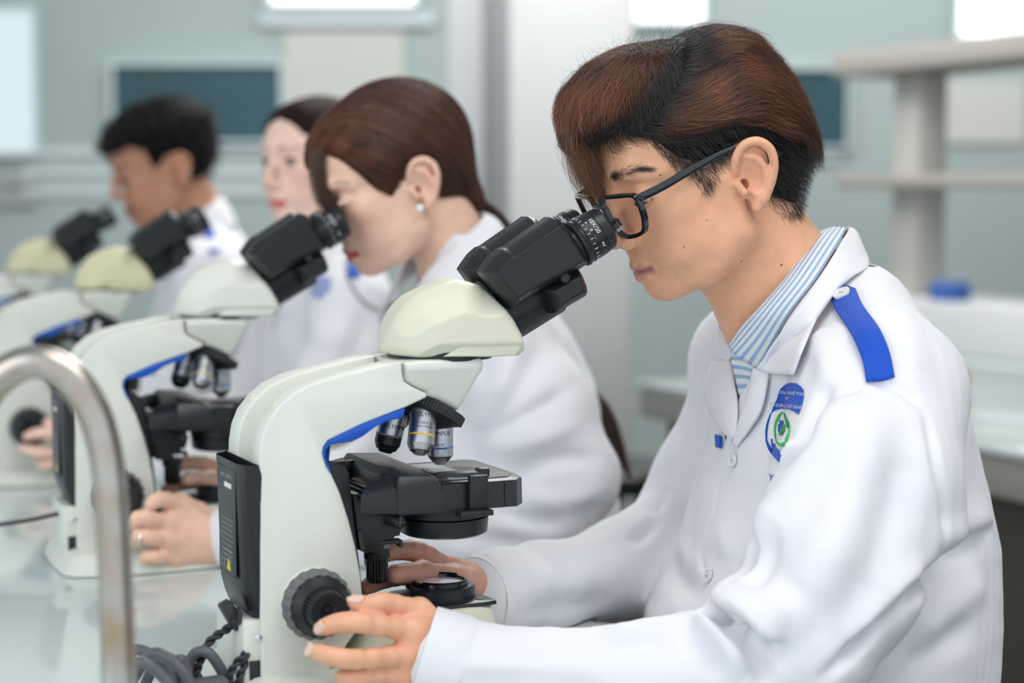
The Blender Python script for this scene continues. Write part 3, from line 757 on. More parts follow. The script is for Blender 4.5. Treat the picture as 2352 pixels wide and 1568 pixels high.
    loft('carrier_wing', [[(-.094, .035, .185), (-.076, .035, .183), (-.076, .035, .200), (-.086, .035, .199)],
                          [(-.100, .066, .185), (-.076, .066, .183), (-.076, .066, .198), (-.094, .066, .194)]], M_black, st)
    for (a, b) in ((-.090, .186), (-.094, .180)):
        bm = NB(); add_box(bm, (a, .0, b), (.006, .110, .003), .0006); bm_obj('guide_rail', bm, M_gloss, st)
    # slide and its holder
    bm = NB(); hprism(bm, [(-.036, -.052), (-.022, -.060), (.002, -.062), (.008, -.055), (.010, -.048), (-.010, -.045), (-.030, -.044)], .1945, .1978, .0008, 2); bm_obj('slide_clip', bm, M_black_matte, st, angle=30)
    bm = NB(); add_box(bm, (-.004, -.064, .1815), (.017, .006, .029), .0015); bm_obj('holder_arm', bm, M_black, st)
    bm = NB(); add_box(bm, (-.008, -.066, .1650), (.030, .012, .005), .001); bm_obj('holder_foot', bm, M_black, st)
    bm = NB(); add_box(bm, (.004, -.055, .1965), (.010, .010, .008), .0015); bm_obj('holder_stop', bm, M_black, st)
    bm = NB(); add_lathe(bm, (-.006, -.057, .1945), (0, 0, 1), [(0, .004), (.002, .004), (.003, .0028)], 20); bm_obj('pivot_pin', bm, M_black, st)
    bm = NB(); add_box(bm, (-.034, -.0605, .178), (.0008, .001, .022)); bm_obj('seam', bm, M_gloss, st)
    # ---- condenser below the stage
    cd = bpy.data.objects.new('condenser', None); cd.empty_display_size = .02; link(cd, t)
    bm = NB(); add_lathe(bm, (-.008, 0, .1375), (0, 0, 1), [(0, .034), (.002, .0375), (.012, .0385), (.015, .0385), (.0155, .034), (.029, .033)], 96); bm_obj('condenser_ring', bm, M_black, cd, angle=25)
    bm = NB(); add_lathe(bm, (-.008, 0, .1535), (0, 0, 1), [(0, .0365), (.0008, .0392), (.010, .0392), (.0105, .034)], 96); bm_obj('aperture_ring', bm, M_black_matte, cd, angle=25)
        # carriage that holds stage and condenser
    car = UW(crop5, [(228, 828), (330, 820), (360, 960), (470, 975), (600, 980), (610, 1060), (585, 1145), (548, 1150), (545, 1172), (505, 1180), (470, 1185), (468, 1262), (440, 1272), (318, 1272), (275, 1250), (262, 1100), (245, 950)], -.030)
    bm = NB(); add_prism(bm, car, -.030, .030, .002, 2); bm_obj('stage_carriage', bm, M_black, t, angle=40)
    bm = NB(); add_prism(bm, UW(crop5, [(262, 1100), (298, 1105), (312, 1200), (320, 1272), (285, 1250), (270, 1180)], -.031), -.032, .032, .0004, 1); bm_obj('carriage_shadow_gap', bm, M_gloss, t)
    cc = S1.p(*crop5(575, 1050), -.040)
    bm = NB(); add_lathe(bm, (cc[0] - .004, -.028, cc[2] + .003), (.30, -.95, -.12), [(0, .0062), (.014, .0058), (.0155, .0052), (.0145, .0046)], 48); kn = bm_obj('clamp_knob', bm, M_black_matte, t, angle=30)
    kd = Vector((.30, -.95, -.12)).normalized(); kx = kd.orthogonal().normalized(); ky = kd.cross(kx); ce = Vector((cc[0] - .004, -.028, cc[2] + .003)) + kd * .0132
    for r_ in (kx + ky, kx - ky):
        bm = NB(); add_tube(bm, [ce + kd * .0016 - r_.normalized() * .0050, ce + kd * .0016 + r_.normalized() * .0050], .0005, 6); bm_obj('knob_cross', bm, M_rubber, kn)
    lv = S1.p(*crop5(540, 1190), -.03)
    bm = NB(); add_box(bm, (lv[0] - .004, -.026, lv[2]), (.022, .010, .0035), .001); add_box(bm, (lv[0] + .006, -.026, lv[2] - .002), (.003, .010, .006), .001); bm_obj('iris_lever', bm, M_black_matte, t)
    # coaxial stage knobs hanging down
    sx, sw = -.0690, .1275
    bm = NB(); add_lathe(bm, (sx, 0, .1300), (0, 0, -1), [(0, .0115), (.0045, .0115), (.005, .0112), (.0095, .0112), (.0100, .0092)], 96, flute=(32, .0006, (2, 3))); bm_obj('stage_knob', bm, M_black, t, angle=30)
    bm = NB(); add_lathe(bm, (sx, 0, .1205), (0, 0, -1), [(0, .0094), (.018, .0094), (.0205, .0082), (.021, .007)], 160, flute=(20, .0012, (0, 1))); bm_obj('stage_knob', bm, M_gloss, t, angle=30)
    # ---- lamp in the base
    il = bpy.data.objects.new('field_lamp', None); il.empty_display_size = .02; link(il, t)
    bm = NB(); hprism(bm, [tuple(p) for p in smoothpath([(-.050, -.036), (.000, -.038), (.022, -.036), (.027, -.026), (.016, .028), (.0, .036), (-.045, .036), (-.055, 0)], 5, True)], .0790, .0825, .001, 2, .02); bm_obj('lamp_plate', bm, M_black, il, angle=30)
    bm = NB(); add_lathe(bm, (AX, 0, .0820), (0, 0, 1), [(0, .0315), (.001, .0302), (.0095, .0300), (.0110, .0285), (.0112, .0245)], 96); bm_obj('lamp_ring', bm, M_black, il, angle=25)
    bm = NB(); add_lathe(bm, (AX, 0, .0920), (0, 0, 1), [(0, .0240), (.0045, .0240), (.005, .0232), (.0048, .0212), (.003, .0205)], 96); bm_obj('filter_ring', bm, M_gloss, il, angle=25)
    for a0 in (.5, 3.6):
        pts = [(AX + .0228 * math.cos(a), .0228 * math.sin(a), .0972) for a in np.linspace(a0, a0 + 2.1, 24)]
        bm = NB(); add_tube(bm, pts, .0012, 6); bm_obj('filter_lip', bm, M_gloss, il)
    bm = NB(); add_lathe(bm, (AX, 0, .0945), (0, 0, 1), [(0, .0208), (.0006, .0200), (.0013, .013), (.0016, .0001)], 64); bm_obj('lamp_lens', bm, mat('field_lens_glass', (.80, .72, .84), .12, metal=.25, coat=.6), il)
    bm = NB(); add_lathe(bm, (.015, -.024, .0822), (0, 0, 1), [(0, .004), (.0008, .004), (.001, .003)], 20); bm_obj('screw_cover', bm, M_black_matte, il)
    return t
def children_of(o): return [c for c in COL.objects if c.parent == o]
KIDS = {}
def copy_tree(o, parent=None):
    c = o.copy(); COL.objects.link(c)
    if parent is not None: c.parent = parent; c.matrix_parent_inverse = o.matrix_parent_inverse
    for ch in KIDS.get(o.name, []): copy_tree(ch, c)
    return c
def index_kids():
    KIDS.clear()
    for o in COL.objects:
        if o.parent: KIDS.setdefault(o.parent.name, []).append(o)
mic1 = build_microscope('cream upright microscope nearest the camera, one hand on its large side knob', M_cream2)
index_kids()
M_yellowed = mat('strongly_yellowed_plastic', (.68, .64, .42), .4)
for S, yaw, lab in ((S2, 23, 'second microscope of the row, used by the woman with the tied-back hair'),
                    (S3, 23, 'third microscope of the row, yellowed head, standing before the woman who looks away'),
                    (S4, 23, 'farthest microscope of the row, small and blurred, before the black-haired man')):
    m = copy_tree(mic1); m['label'] = lab
    m.matrix_world = Matrix.Translation(Vector(S.o)) @ Matrix.Rotation(math.radians(yaw), 4, 'Z')
    hm = M_cream if S is S2 else M_yellowed
    for g in [o for o in COL.objects if o.parent and o.parent.parent is m and o.name.split('.')[0] in ('head_body', 'head_shoe')]:
        g.material_slots[0].link = 'OBJECT'; g.material_slots[0].material = hm
# the prepared slide on the near stage
bm = NB(); add_box(bm, (-.011, .003, .1909), (.026, .076, .0011), .0001); o = bm_obj('glass_slide', bm, M_glass); o.matrix_world = S1.M
tag(o, 'thin clear glass slide lying under the lowest objective of the nearest microscope', 'slide')
bm = NB(); add_box(bm, (-.011, .000, .19155), (.018, .018, .0002)); bm_obj('cover_slip', bm, mat('stained_smear', (.45, .40, .42), .1, var=.3, vscale=300), o)
# ================================================================ people
def skin_mat(name, rough=.42, sss=.12):
    return mat(name, (.7, .45, .33), rough, attr='tint', sss=sss, bump=.16, bscale=1100, spec=.42, var=.10, vscale=70)
M_skin = skin_mat('skin')
class Person:
    """head frame: x forward out of the face, y to the near side, z up; origin midway between the ears"""
    def __init__(s, S, org, pitch, yaw=0., roll=0., k=1.):
        s.S = S; P = math.radians(pitch); Y = math.radians(yaw)
        s.o = V3(*org); s.k = k
        x = V3(-math.cos(P), 0, -math.sin(P)); z = V3(-math.sin(P), 0, math.cos(P)); y = V3(0, -1, 0)
        c, n = math.cos(Y), math.sin(Y); R = np.array([[c, -n, 0], [n, c, 0], [0, 0, 1]])
        x, y, z = R @ x, R @ y, R @ z
        if roll:
            r = math.radians(roll); y, z = y * math.cos(r) + z * math.sin(r), z * math.cos(r) - y * math.sin(r)
        s.R = np.stack([x, y, z], 1)
    def seat(s, q): return s.o + s.R @ np.asarray(q, float) * s.k
    def seats(s, Q): return s.o + np.asarray(Q) @ s.R.T * s.k
    def local(s, q): return s.R.T @ (np.asarray(q, float) - s.o) / s.k
    def hp(s, px, py, y=0.):
        """head coordinates of a photo pixel in the plane y = const"""
        C = s.local(V3((C_LOC - s.S.o) @ s.S.u, (C_LOC - s.S.o) @ s.S.v, (C_LOC - s.S.o) @ s.S.w))
        r = view_ray(px, py); d = s.R.T @ V3(r @ s.S.u, r @ s.S.v, r @ s.S.w)
        return C + d * (y - C[1]) / d[1]
def seat_ray(S, px, py):
    r = view_ray(px, py); o = C_LOC - S.o
    return Vector((o @ S.u, o @ S.v, o @ S.w)), Vector((r @ S.u, r @ S.v, r @ S.w)).normalized()
def tree(pos, Q): return BVHTree.FromPolygons(pos.tolist(), Q.tolist())
def hit(S, bv, px, py, off=0., vfall=None):
    o, d = seat_ray(S, px, py); h = bv.ray_cast(o, d)
    if h[0] is None:
        return S.p(px, py, vfall if vfall is not None else 0.), V3(0, -1, 0)
    n = h[1] if h[1].dot(d) < 0 else -h[1]
    return np.array(h[0] + n * off), np.array(n)

SY = (-1, 1)
def head_clay(P, h=.0015, female=False, neck=None, ears=True, eye_open=False, lo=None, hi=None):
    c = Clay(lo or (-.150, -.092, -.155), hi or (.122, .100, .140), h)
    f = .93 if female else 1.
    c.ell((-.023, 0, .044), (.091, .068, .077), 0)
    c.ell((.028, 0, .052), (.056, .057, .054), .02)
    c.ell((.030, 0, .000), (.046, .052, .070), .02)
    c.ell((.053, 0, -.026), (.031, .034 * f, .036), .014)
    for s in SY:
        c.ell((.044, s * .0385, .006), (.027, .019, .020), .016)
        c.ell((.034, s * .030 * f, -.030), (.038, .025, .035), .02)
        c.ell((.016, s * .034 * f, -.040), (.034, .022, .030), .02)
        c.cone((.004, s * .054, .008), (.006, s * .050 * f, -.038), .013, .013, .014)
        c.chain([(.006, s * .049 * f, -.040), (.042, s * .033 * f, -.060), (.066, s * .010, -.0645)], [.013, .0115, .0115], .014)
        c.chain([(.0785, s * .008, .0455), (.0745, s * .030, .0480), (.058, s * .046, .040)], [.006, .0062 if not female else .005, .005], .010)
    c.ell((.0655, 0, -.0625), (.0195, .019 * f, .0165), .010)
    c.ell((.030, 0, -.055), (.040, .034 * f, .024), .02)
    for s in SY:
        c.ell((.087, s * .031, .0265), (.013, .0165, .0095), .012, sub=True)
    # nose
    c.chain([(.0775, 0, .038), (.088, 0, .019), (.0985, 0, -.002)], [.0062, .0058, .0070], .009)
    c.ell((.1000 if not female else .098, 0, -.0065), (.0088, .0085, .0078), .006)
    for s in SY:
        c.ell((.0905, s * .0115, -.0115), (.0100, .0062, .0075), .005)
    # eyes
    for s in SY:
        c.ell((.0640, s * .0305, .0245), (.0122, .0132, .0122), .0025)
        lid = [(.0700, s * .0170, .0225), (.0772, s * .0245, .0235 if not eye_open else .0295), (.0778, s * .0320, .0230 if not eye_open else .0300), (.0720, s * .0405, .0215 if not eye_open else .0262), (.0655, s * .0445, .0230)]
        c.chain(lid, [.0016, .0024, .0026, .0022, .0016], .003)
        low = [(.0700, s * .0175, .0205), (.0755, s * .0250, .0175), (.0755, s * .0330, .0170), (.0700, s * .0415, .0195)]
        c.chain(low, [.0016, .0018, .0018, .0014], .003)
    # lips
    k = .0030
    c.ell((.068, 0, -.030), (.0185, .021, .016), .008)
    c.chain([(.0800, -.0155, -.0420), (.0838, -.0095, -.0388), (.0862, -.003, -.0372), (.0856, 0, -.0378), (.0862, .003, -.0372), (.0838, .0095, -.0388), (.0800, .0155, -.0420)],
            [.0018, .0040, .0046, .0043, .0046, .0040, .0018], .004)
    c.chain([(.0790, -.0140, -.0440), (.0828, -.0090, -.0472), (.0855, 0, -.0482), (.0828, .0090, -.0472), (.0790, .0140, -.0440)], [.0018, .0046, .0056, .0046, .0018], .004)
    c.chain([(.0830, -.0180, -.0426), (.0890, -.0095, -.0422), (.0922, 0, -.0420), (.0890, .0095, -.0422), (.0830, .0180, -.0426)], [.0008] * 5, .0025, sub=True)
    for s in SY: c.ell((.0950, s * .0052, -.0178), (.0062, .0030, .0036), .002, sub=True)
    # ears
    if ears:
        for s in SY:
            E = lambda x, z, y: (x, s * y, z)
            c.ell(E(-.016, .004, .0700), (.0165, .0055, .028), .004, rot=[[.93, -s * .36, 0], [s * .36, .93, 0], [0, 0, 1]])
            c.ell(E(-.0195, .0175, .0745), (.0125, .0050, .0165), .004, rot=[[.93, -s * .36, 0], [s * .36, .93, 0], [0, 0, 1]])
            hel = [(-.001, .012, .0690), (-.004, .024, .0740), (-.013, .0325, .0790), (-.0245, .0310, .0840), (-.0315, .0200, .0870), (-.0300, .0060, .0860), (-.0240, -.0070, .0820), (-.0165, -.0175, .0770)]
            hp_ = smoothpath([E(x, z, y) for x, z, y in hel], 4)
            c.chain(hp_, [.0034] * len(hp_), .0025)
            c.chain([E(-.0130, -.0180, .0745), E(-.0080, -.0235, .0720)], [.0062, .0050], .005)
            ah = smoothpath([E(x, z, y) for x, z, y in [(-.0120, .0230, .0760), (-.0205, .0160, .0805), (-.0225, .0030, .0810), (-.0170, -.0085, .0775), (-.0090, -.0120, .0745)]], 3)
            c.chain(ah, [.0026] * len(ah), .003)
            c.ell(E(-.0100, .0020, .0800), (.0085, .0085, .0125), .003, sub=True)
            c.ell(E(-.0060, -.0010, .0660), (.0040, .0080, .0050), .002, sub=True)
            c.cone(E(.0015, .0020, .0700), E(-.0010, -.0070, .0715), .0036, .0034, .003)
            c.chain([E(-.015, .0265, .0825), E(-.0255, .0180, .0870), E(-.0262, .0060, .0865)], [.0012] * 3, .002, sub=True)
    if neck:
        for (a, b, ra, rb, k_) in neck:
            c.cone(P.local(a), P.local(b), ra, rb, k_)
    return c

def head_tints(pos, base, lip, brow=(.10, .06, .045), blush=(.80, .36, .27), nb=.25, brow_amt=1., eye_open=False, lobe=None):
    """colours the skin itself has: lips, brows, warmer cheeks and ears; shade between the lips is painted in"""
    n = len(pos); col = np.tile(np.array(base), (n, 1)); X, Y, Z = pos[:, 0], pos[:, 1], pos[:, 2]; A = np.abs(Y)
    def mixin(w, c):
        nonlocal col
        w = np.clip(w, 0, 1)[:, None]; col = col * (1 - w) + np.array(c) * w
    mixin(nb * np.exp(-(((X - .060) / .025)**2 + ((A - .038) / .016)**2 + ((Z + .006) / .022)**2)), blush)
    mixin(nb * .9 * np.exp(-(((X - .100) / .012)**2 + (A / .014)**2 + ((Z + .008) / .012)**2)), blush)
    mixin(nb * 1.0 * np.exp(-(((X + .018) / .022)**2 + ((A - .082) / .010)**2 + ((Z - .004) / .03)**2)), blush)
    # lips
    d = np.full(n, 9.)
    for a, b in (((.0810, .0135, -.0418), (.0850, .0085, -.0392)), ((.0850, .0085, -.0392), (.088, 0, -.0382)), ((.0805, .0130, -.0438), (.0835, .0085, -.0462)), ((.0835, .0085, -.0462), (.0870, 0, -.0472))):
        for s in SY:
            dd, _ = seg_dist(pos, V3(a[0], s * a[1], a[2]), V3(b[0], s * b[1], b[2])); d = np.minimum(d, dd)
    mixin((.0062 - d) / .0018 * .9, lip)
    d, _ = seg_dist(pos, V3(.083, .015, -.0424), V3(.0925, 0, -.0420)); d2, _ = seg_dist(pos, V3(.083, -.015, -.0424), V3(.0925, 0, -.0420))
    mixin((.0042 - np.minimum(d, d2)) / .002 * .45, np.array(lip) * .4)  # darkened lip colour paints the shade in the mouth slit
    for s in SY:
        br = [V3(.083, s * .012, .0455), V3(.082, s * .024, .0490), V3(.072, s * .038, .0490), V3(.060, s * .048, .0430)]
        d = np.full(n, 9.)
        for a, b in zip(br, br[1:]): d = np.minimum(d, seg_dist(pos, a, b)[0])
        mixin((.0045 - d) / .003 * .75 * brow_amt, brow)
        if eye_open:
            d = np.sqrt((X - .077)**2 + (Y - s * .0300)**2 + (Z - .0235)**2)
            mixin((np.sqrt(((Y - s * .0305) / .0115)**2 + ((Z - .0235) / .0045)**2) < 1) * (X > .07), (.45, .33, .30))
            mixin((d < .0058).astype(float) * (X > .07), (.02, .012, .01))
            lash = [V3(.0745, s * .0185, .026), V3(.079, s * .026, .0295), V3(.079, s * .033, .0300), V3(.071, s * .043, .0265)]
        else:
            lash = [V3(.0730, s * .0190, .0200), V3(.0785, s * .0260, .0188), V3(.0785, s * .0330, .0185), V3(.070, s * .0425, .0205)]
        d = np.full(n, 9.)
        for a, b in zip(lash, lash[1:]): d = np.minimum(d, seg_dist(pos, a, b)[0])
        mixin((.0026 - d) / .0010 * .85, (.05, .03, .025))
    return col

# ---- a hand: five fingers as tapered bent chains rooted in the palm
def hand_clay(c, wrist, knuckles, fingers, thumb, pr=(.0125, .0115), k=.006, wr=.021, fk=1.):
    """knuckles: 4 base joints; fingers: list of 4 joint lists after the base; radii taper"""
    wrist = V3(*wrist)
    kn = [V3(*q) for q in knuckles]
    for i, q in enumerate(kn):
        c.cone(wrist + (q - wrist) * .12, q, wr * .80, pr[0], .009)
    for a, b in zip(kn, kn[1:]): c.cone(a, b, pr[1], pr[1], .006)
    for i, (q, fs) in enumerate(zip(kn, fingers)):
        R = [tuple(q_ * fk for q_ in r_) for r_ in ((.0098, .0088, .0080, .0064), (.0100, .0090, .0081, .0065), (.0095, .0085, .0077, .0061), (.0084, .0075, .0070, .0056))][i]
        pts = smoothpath([q] + [V3(*p) for p in fs], 3); Rr = np.interp(np.linspace(0, len(fs), len(pts)), range(len(fs) + 1), R[:len(fs) + 1])
        c.chain(pts, list(Rr), .0035)
    tp = [wrist + (V3(*thumb[0]) - wrist) * .35] + [V3(*p) for p in thumb]
    c.chain(tp, [.017, .0125, .0105, .0085][:len(tp)], .006)
    return c
def nail(name, P0, d, n, parent, w=.0058, l=.0085, m=None):
    """thin curved nail plate on a fingertip: d along the finger, n out of the nail"""
    d, n = Vector(d).normalized(), Vector(n); n = (n - d * n.dot(d)).normalized(); x = d.cross(n)
    bm = NB(); g = []
    for i in range(7):
        row = []
        for j in range(7):
            a, b = (i / 6 - .5) * 2, j / 6
            ww = w * (1 - .35 * max(0, b - .6) / .4 * abs(a)**2)
            ll = (b - .5) * 2 * l * (1 - .22 * a * a)
            row.append(bm.verts.new(Vector(P0) + x * (a * ww) + d * ll + n * (.0006 - .0026 * a * a - .0009 * b * b)))
        g.append(row)
    for i in range(6):
        for j in range(6): bm.faces.new((g[i][j], g[i + 1][j], g[i + 1][j + 1], g[i][j + 1]))
    o = bm_obj(name, bm, m or M_nail, parent); md = o.modifiers.new('t', 'SOLIDIFY'); md.thickness = .0006; md.offset = 0
    return o
M_nail = mat('finger_nail', (.80, .56, .46), .22, spec=.5)
M_coat = mat('white_coat_cloth', (.80, .795, .84), .85, bump=.25, bscale=2200, sheen=.15)
M_navy = mat('royal_blue_cloth', (.004, .075, .50), .8, bump=.3, bscale=2500, sheen=.1)
M_thread = mat('blue_thread', (.004, .06, .40), .7)
M_button = mat('white_button', (.72, .73, .73), .3, coat=.3)
M_trouser = mat('dark_trouser_cloth', (.03, .03, .04), .8)
M_shoe = mat('black_shoe_leather', (.02, .02, .02), .4)
def stripes_mat(name, n, c1, c2, axis='X', wob=.0):
    m = mat(name, c1, .8, bump=.2, bscale=2500); nt = m.node_tree; N, L = nt.nodes, nt.links
    uv = N.new('ShaderNodeUVMap'); sp = N.new('ShaderNodeSeparateXYZ'); L.new(uv.outputs[0], sp.inputs[0])
    mu = N.new('ShaderNodeMath'); mu.operation = 'MULTIPLY'; mu.inputs[1].default_value = n; L.new(sp.outputs[axis], mu.inputs[0])
    fr = N.new('ShaderNodeMath'); fr.operation = 'FRACT'; L.new(mu.outputs[0], fr.inputs[0])
    gt = N.new('ShaderNodeMath'); gt.operation = 'GREATER_THAN'; gt.inputs[1].default_value = .56; L.new(fr.outputs[0], gt.inputs[0])
    mx = N.new('ShaderNodeMix'); mx.data_type = 'RGBA'; mx.inputs[6].default_value = (*c1, 1); mx.inputs[7].default_value = (*c2, 1)
    L.new(gt.outputs[0], mx.inputs[0]); L.new(mx.outputs[2], N['Principled BSDF'].inputs['Base Color']); return m
M_stripe = stripes_mat('blue_white_striped_shirt', 6, (.74, .76, .78), (.30, .44, .68))
M_stripe2 = stripes_mat('blue_white_striped_shirt_front', 9, (.72, .74, .76), (.30, .44, .64), 'Y')
def noise3(P, seed, scale):
    """smooth pseudo-noise from a few sines, for loose cloth"""
    rs = np.random.RandomState(seed); out = 0
    for i in range(7):
        k = rs.normal(size=3) * scale * (1 + .35 * i); out = out + np.sin(P @ k + rs.rand() * 6.28) / (1 + .3 * i)
    return out / 3
def drape_pt(S, bv, q):
    """(px, py, v) explicit, or (px, py, None, offset) laid on the cloth"""
    if q[2] is not None: return S.p(q[0], q[1], q[2])
    return hit(S, bv, q[0], q[1], q[3] if len(q) > 3 else .003, -.1)[0]
def drape(name, S, bv, rows, thick, m, parent, nu=5, nv=5):
    return sheet(name, [[drape_pt(S, bv, q) for q in r] for r in rows], thick, m, parent, nu, nv)
def decal(name, S, bv, poly, m, parent, off=.0006, step=5.):
    """a thin embroidered or printed shape laid on the cloth (photo outline, real position on the cloth)"""
    from mathutils.geometry import delaunay_2d_cdt
    n = len(poly); pts = [Vector(p) for p in poly]
    xs = [p[0] for p in poly]; ys = [p[1] for p in poly]
    inner = []
    def inside(x, y):
        r = False; j = n - 1
        for i in range(n):
            if (poly[i][1] > y) != (poly[j][1] > y) and x < (poly[j][0] - poly[i][0]) * (y - poly[i][1]) / (poly[j][1] - poly[i][1]) + poly[i][0]: r = not r
            j = i
        return r
    for x in np.arange(min(xs) + step / 2, max(xs), step):
        for y in np.arange(min(ys) + step / 2, max(ys), step):
            if inside(x, y): inner.append(Vector((float(x), float(y))))
    vs, es, fs = delaunay_2d_cdt(pts + inner, [], [list(range(n))], 1, 1e-4)[:3]
    V = [hit(S, bv, v.x, v.y, off, 0)[0] for v in vs]
    o = mesh_obj(name, V, fs, m, parent); md = o.modifiers.new('t', 'SOLIDIFY'); md.thickness = .0006; md.offset = 0; return o
def decal_text(name, S, bv, body, size, cx, cy, ang, m, parent, off=.0010, sq=1.):
    me = text_mesh(body, size, 0); n = len(me.vertices); co = np.empty(n * 3, np.float32); me.vertices.foreach_get('co', co); co = co.reshape(-1, 3)
    a = math.radians(ang); out = []
    for x, y, z in co:
        x *= sq; px = cx + x * math.cos(a) - y * math.sin(a); py = cy - x * math.sin(a) - y * math.cos(a)
        out.append(hit(S, bv, px, py, off, 0)[0])
    me.vertices.foreach_set('co', np.array(out, np.float32).ravel()); me.update(); me.materials.clear(); me.materials.append(m)
    return link(bpy.data.objects.new(name, me), parent)
def button(name, S, bv, px, py, r, parent, off=.0015):
    c, n = hit(S, bv, px, py, off, 0)
    bm = NB(); add_lathe(bm, c, n, [(-.001, r * .96), (.0006, r), (.0016, r * .97), (.0018, r * .86), (.0012, r * .74), (.0011, .0002)], 32); o = bm_obj(name, bm, M_button, parent, angle=30)
    t = Vector(n).cross(Vector((.5, 0, .86))).normalized()
    for s in (-1, 1):
        bm = NB(); add_lathe(bm, Vector(c) + Vector(n) * .0011 + t * s * r * .2, n, [(0, r * .09), (.0002, r * .09)], 10); bm_obj('button_hole', bm, M_black_ink, o)
    return o
def rest_on_bench(c, u1=.19, lo=.0015):
    """sleeves that lie on the bench are flattened by it"""
    U = c.ax[0][:, None, None]; W_ = c.ax[2][None, None, :]
    d = np.minimum(TW + lo - W_, (u1 + .004) - U) + 0 * c.f
    m = np.minimum(TW + lo - W_, .30); c.f = np.maximum(c.f, np.where((W_ > -.03) & (U < u1 + .01), np.minimum(m, (u1 + .01) - U + .0), -9)).astype(np.float32)
def finish_cloth(S, pos, Q, strokes=(), noise=((7, 18, .0012),), it=3):
    pos = relax(pos, Q, it); n = vnormals(pos, Q)
    for sd, sc, am in noise: pos = pos + n * (am * noise3(pos, sd, sc))[:, None]
    bv = tree(pos, Q)
    for pts, wd, am in strokes:
        path = [hit(S, bv, x, y, 0, None)[0] for x, y in pts]
        # a path point that misses the cloth is dropped
        path = [p for p, (x, y) in zip(path, pts) if bv.ray_cast(*seat_ray(S, x, y))[0] is not None]
        if len(path) > 1: pos = stroke(pos, n, smoothpath(path, 4), wd, am)
    return relax(pos, Q, 1), Q
def legs_and_stool(S, parent, hip=(.44, -.02), foot=.16):
    """seated legs in dark trousers, shoes"""
    c = Clay((.02, -.26, -.80), (.62, .26, -.18), .008)
    for s in SY:
        c.chain([(.44, s * .09, -.26), (.10, s * .11, -.27), (.14, s * .12, -.71)], [.085, .062, .045], .03)
    c.f[:, :, :] = c.f
    pos, Q = c.mesh(); o = fast_obj('trousers', relax(pos, Q, 2), Q, M_trouser, parent)
    c = Clay((-.10, -.20, -.82), (.24, .20, -.68), .006)
    for s in SY: c.cone((.15, s * .12, -.755), (-.02, s * .125, -.772), .042, .028, .01)
    c.f = np.maximum(c.f, -(c.ax[2][None, None, :] + .797)).astype(np.float32)
    pos, Q = c.mesh(); fast_obj('shoes', relax(pos, Q, 1), Q, M_shoe, parent)
# ---------------------------------------------------------------- the near student: body
org = S1.p(1693, 427, -.066)
P1 = Person(S1, (org[0], 0, org[2]), 25)
NK1 = [((.300, 0, .395), (.345, 0, .325), .050, .056, .022), ((.345, 0, .325), (.385, 0, .255), .056, .085, .03), ((.262, 0, .385), (.318, 0, .300), .030, .034, .02)]
c = head_clay(P1, .0015, neck=NK1, lo=(-.195, -.095, -.235), hi=(.122, .098, .140))
pos, Q = c.mesh(); pos = relax(pos, Q, 2)
tint = head_tints(pos, (.84, .44, .27), (.62, .25, .21), brow=(.075, .045, .035), brow_amt=.45)
hs = P1.seats(pos); Qf = Q
# left hand at the near knob, seat coordinates from where the photo shows the joints
def J(px, py, v): return tuple(S1.p(px, py, v))
c = Clay((-.200, -.165, -.03), (.02, -.050, .145), .0013)
hand_clay(c, J(1035, 1500, -.108), [J(962, 1404, -.098), J(945, 1448, -.110), J(938, 1502, -.113), J(935, 1550, -.110)],
          [[J(885, 1384, -.106), J(845, 1392, -.106), J(814, 1381, -.101)],
           [J(838, 1430, -.116), J(780, 1430, -.110), J(736, 1443, -.101)],
           [J(820, 1513, -.119), J(760, 1506, -.114), J(715, 1493, -.105)],
           [J(842, 1552, -.112), J(805, 1560, -.108), J(782, 1552, -.100)]],
          [J(960, 1445, -.085), J(930, 1500, -.070), J(895, 1525, -.066)], wr=.025, pr=(.0108, .0100), fk=.86)
hp1, hq1 = c.mesh(); hp1 = relax(hp1, hq1, 2)
# right hand on the hanging stage knob
c = Clay((-.110, -.060, -.02), (.12, .120, .135), .0017)
hand_clay(c, (.085, .085, .062), [(.022, .062, .090), (.018, .058, .074), (.020, .056, .058), (.024, .056, .044)],
          [[(-.012, .046, .112), (-.044, .034, .118), (-.066, .022, .113)],
           [(-.016, .046, .092), (-.048, .036, .094), (-.070, .026, .090)],
           [(-.014, .046, .068), (-.044, .038, .072), (-.064, .026, .074)],
           [(-.004, .044, .050), (-.026, .038, .054), (-.042, .032, .058)]],
          [(.022, .044, .084), (-.018, .026, .098), (-.050, .004, .104)], wr=.024)
hp2, hq2 = c.mesh(); hp2 = relax(hp2, hq2, 2)
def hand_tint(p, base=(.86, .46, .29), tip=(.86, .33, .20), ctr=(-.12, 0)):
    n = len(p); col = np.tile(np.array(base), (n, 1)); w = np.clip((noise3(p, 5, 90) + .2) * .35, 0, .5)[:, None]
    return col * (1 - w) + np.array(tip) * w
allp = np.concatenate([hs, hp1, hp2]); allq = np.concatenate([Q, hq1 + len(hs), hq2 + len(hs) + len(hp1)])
allt = np.concatenate([tint, hand_tint(hp1), hand_tint(hp2, (.62, .33, .24))])
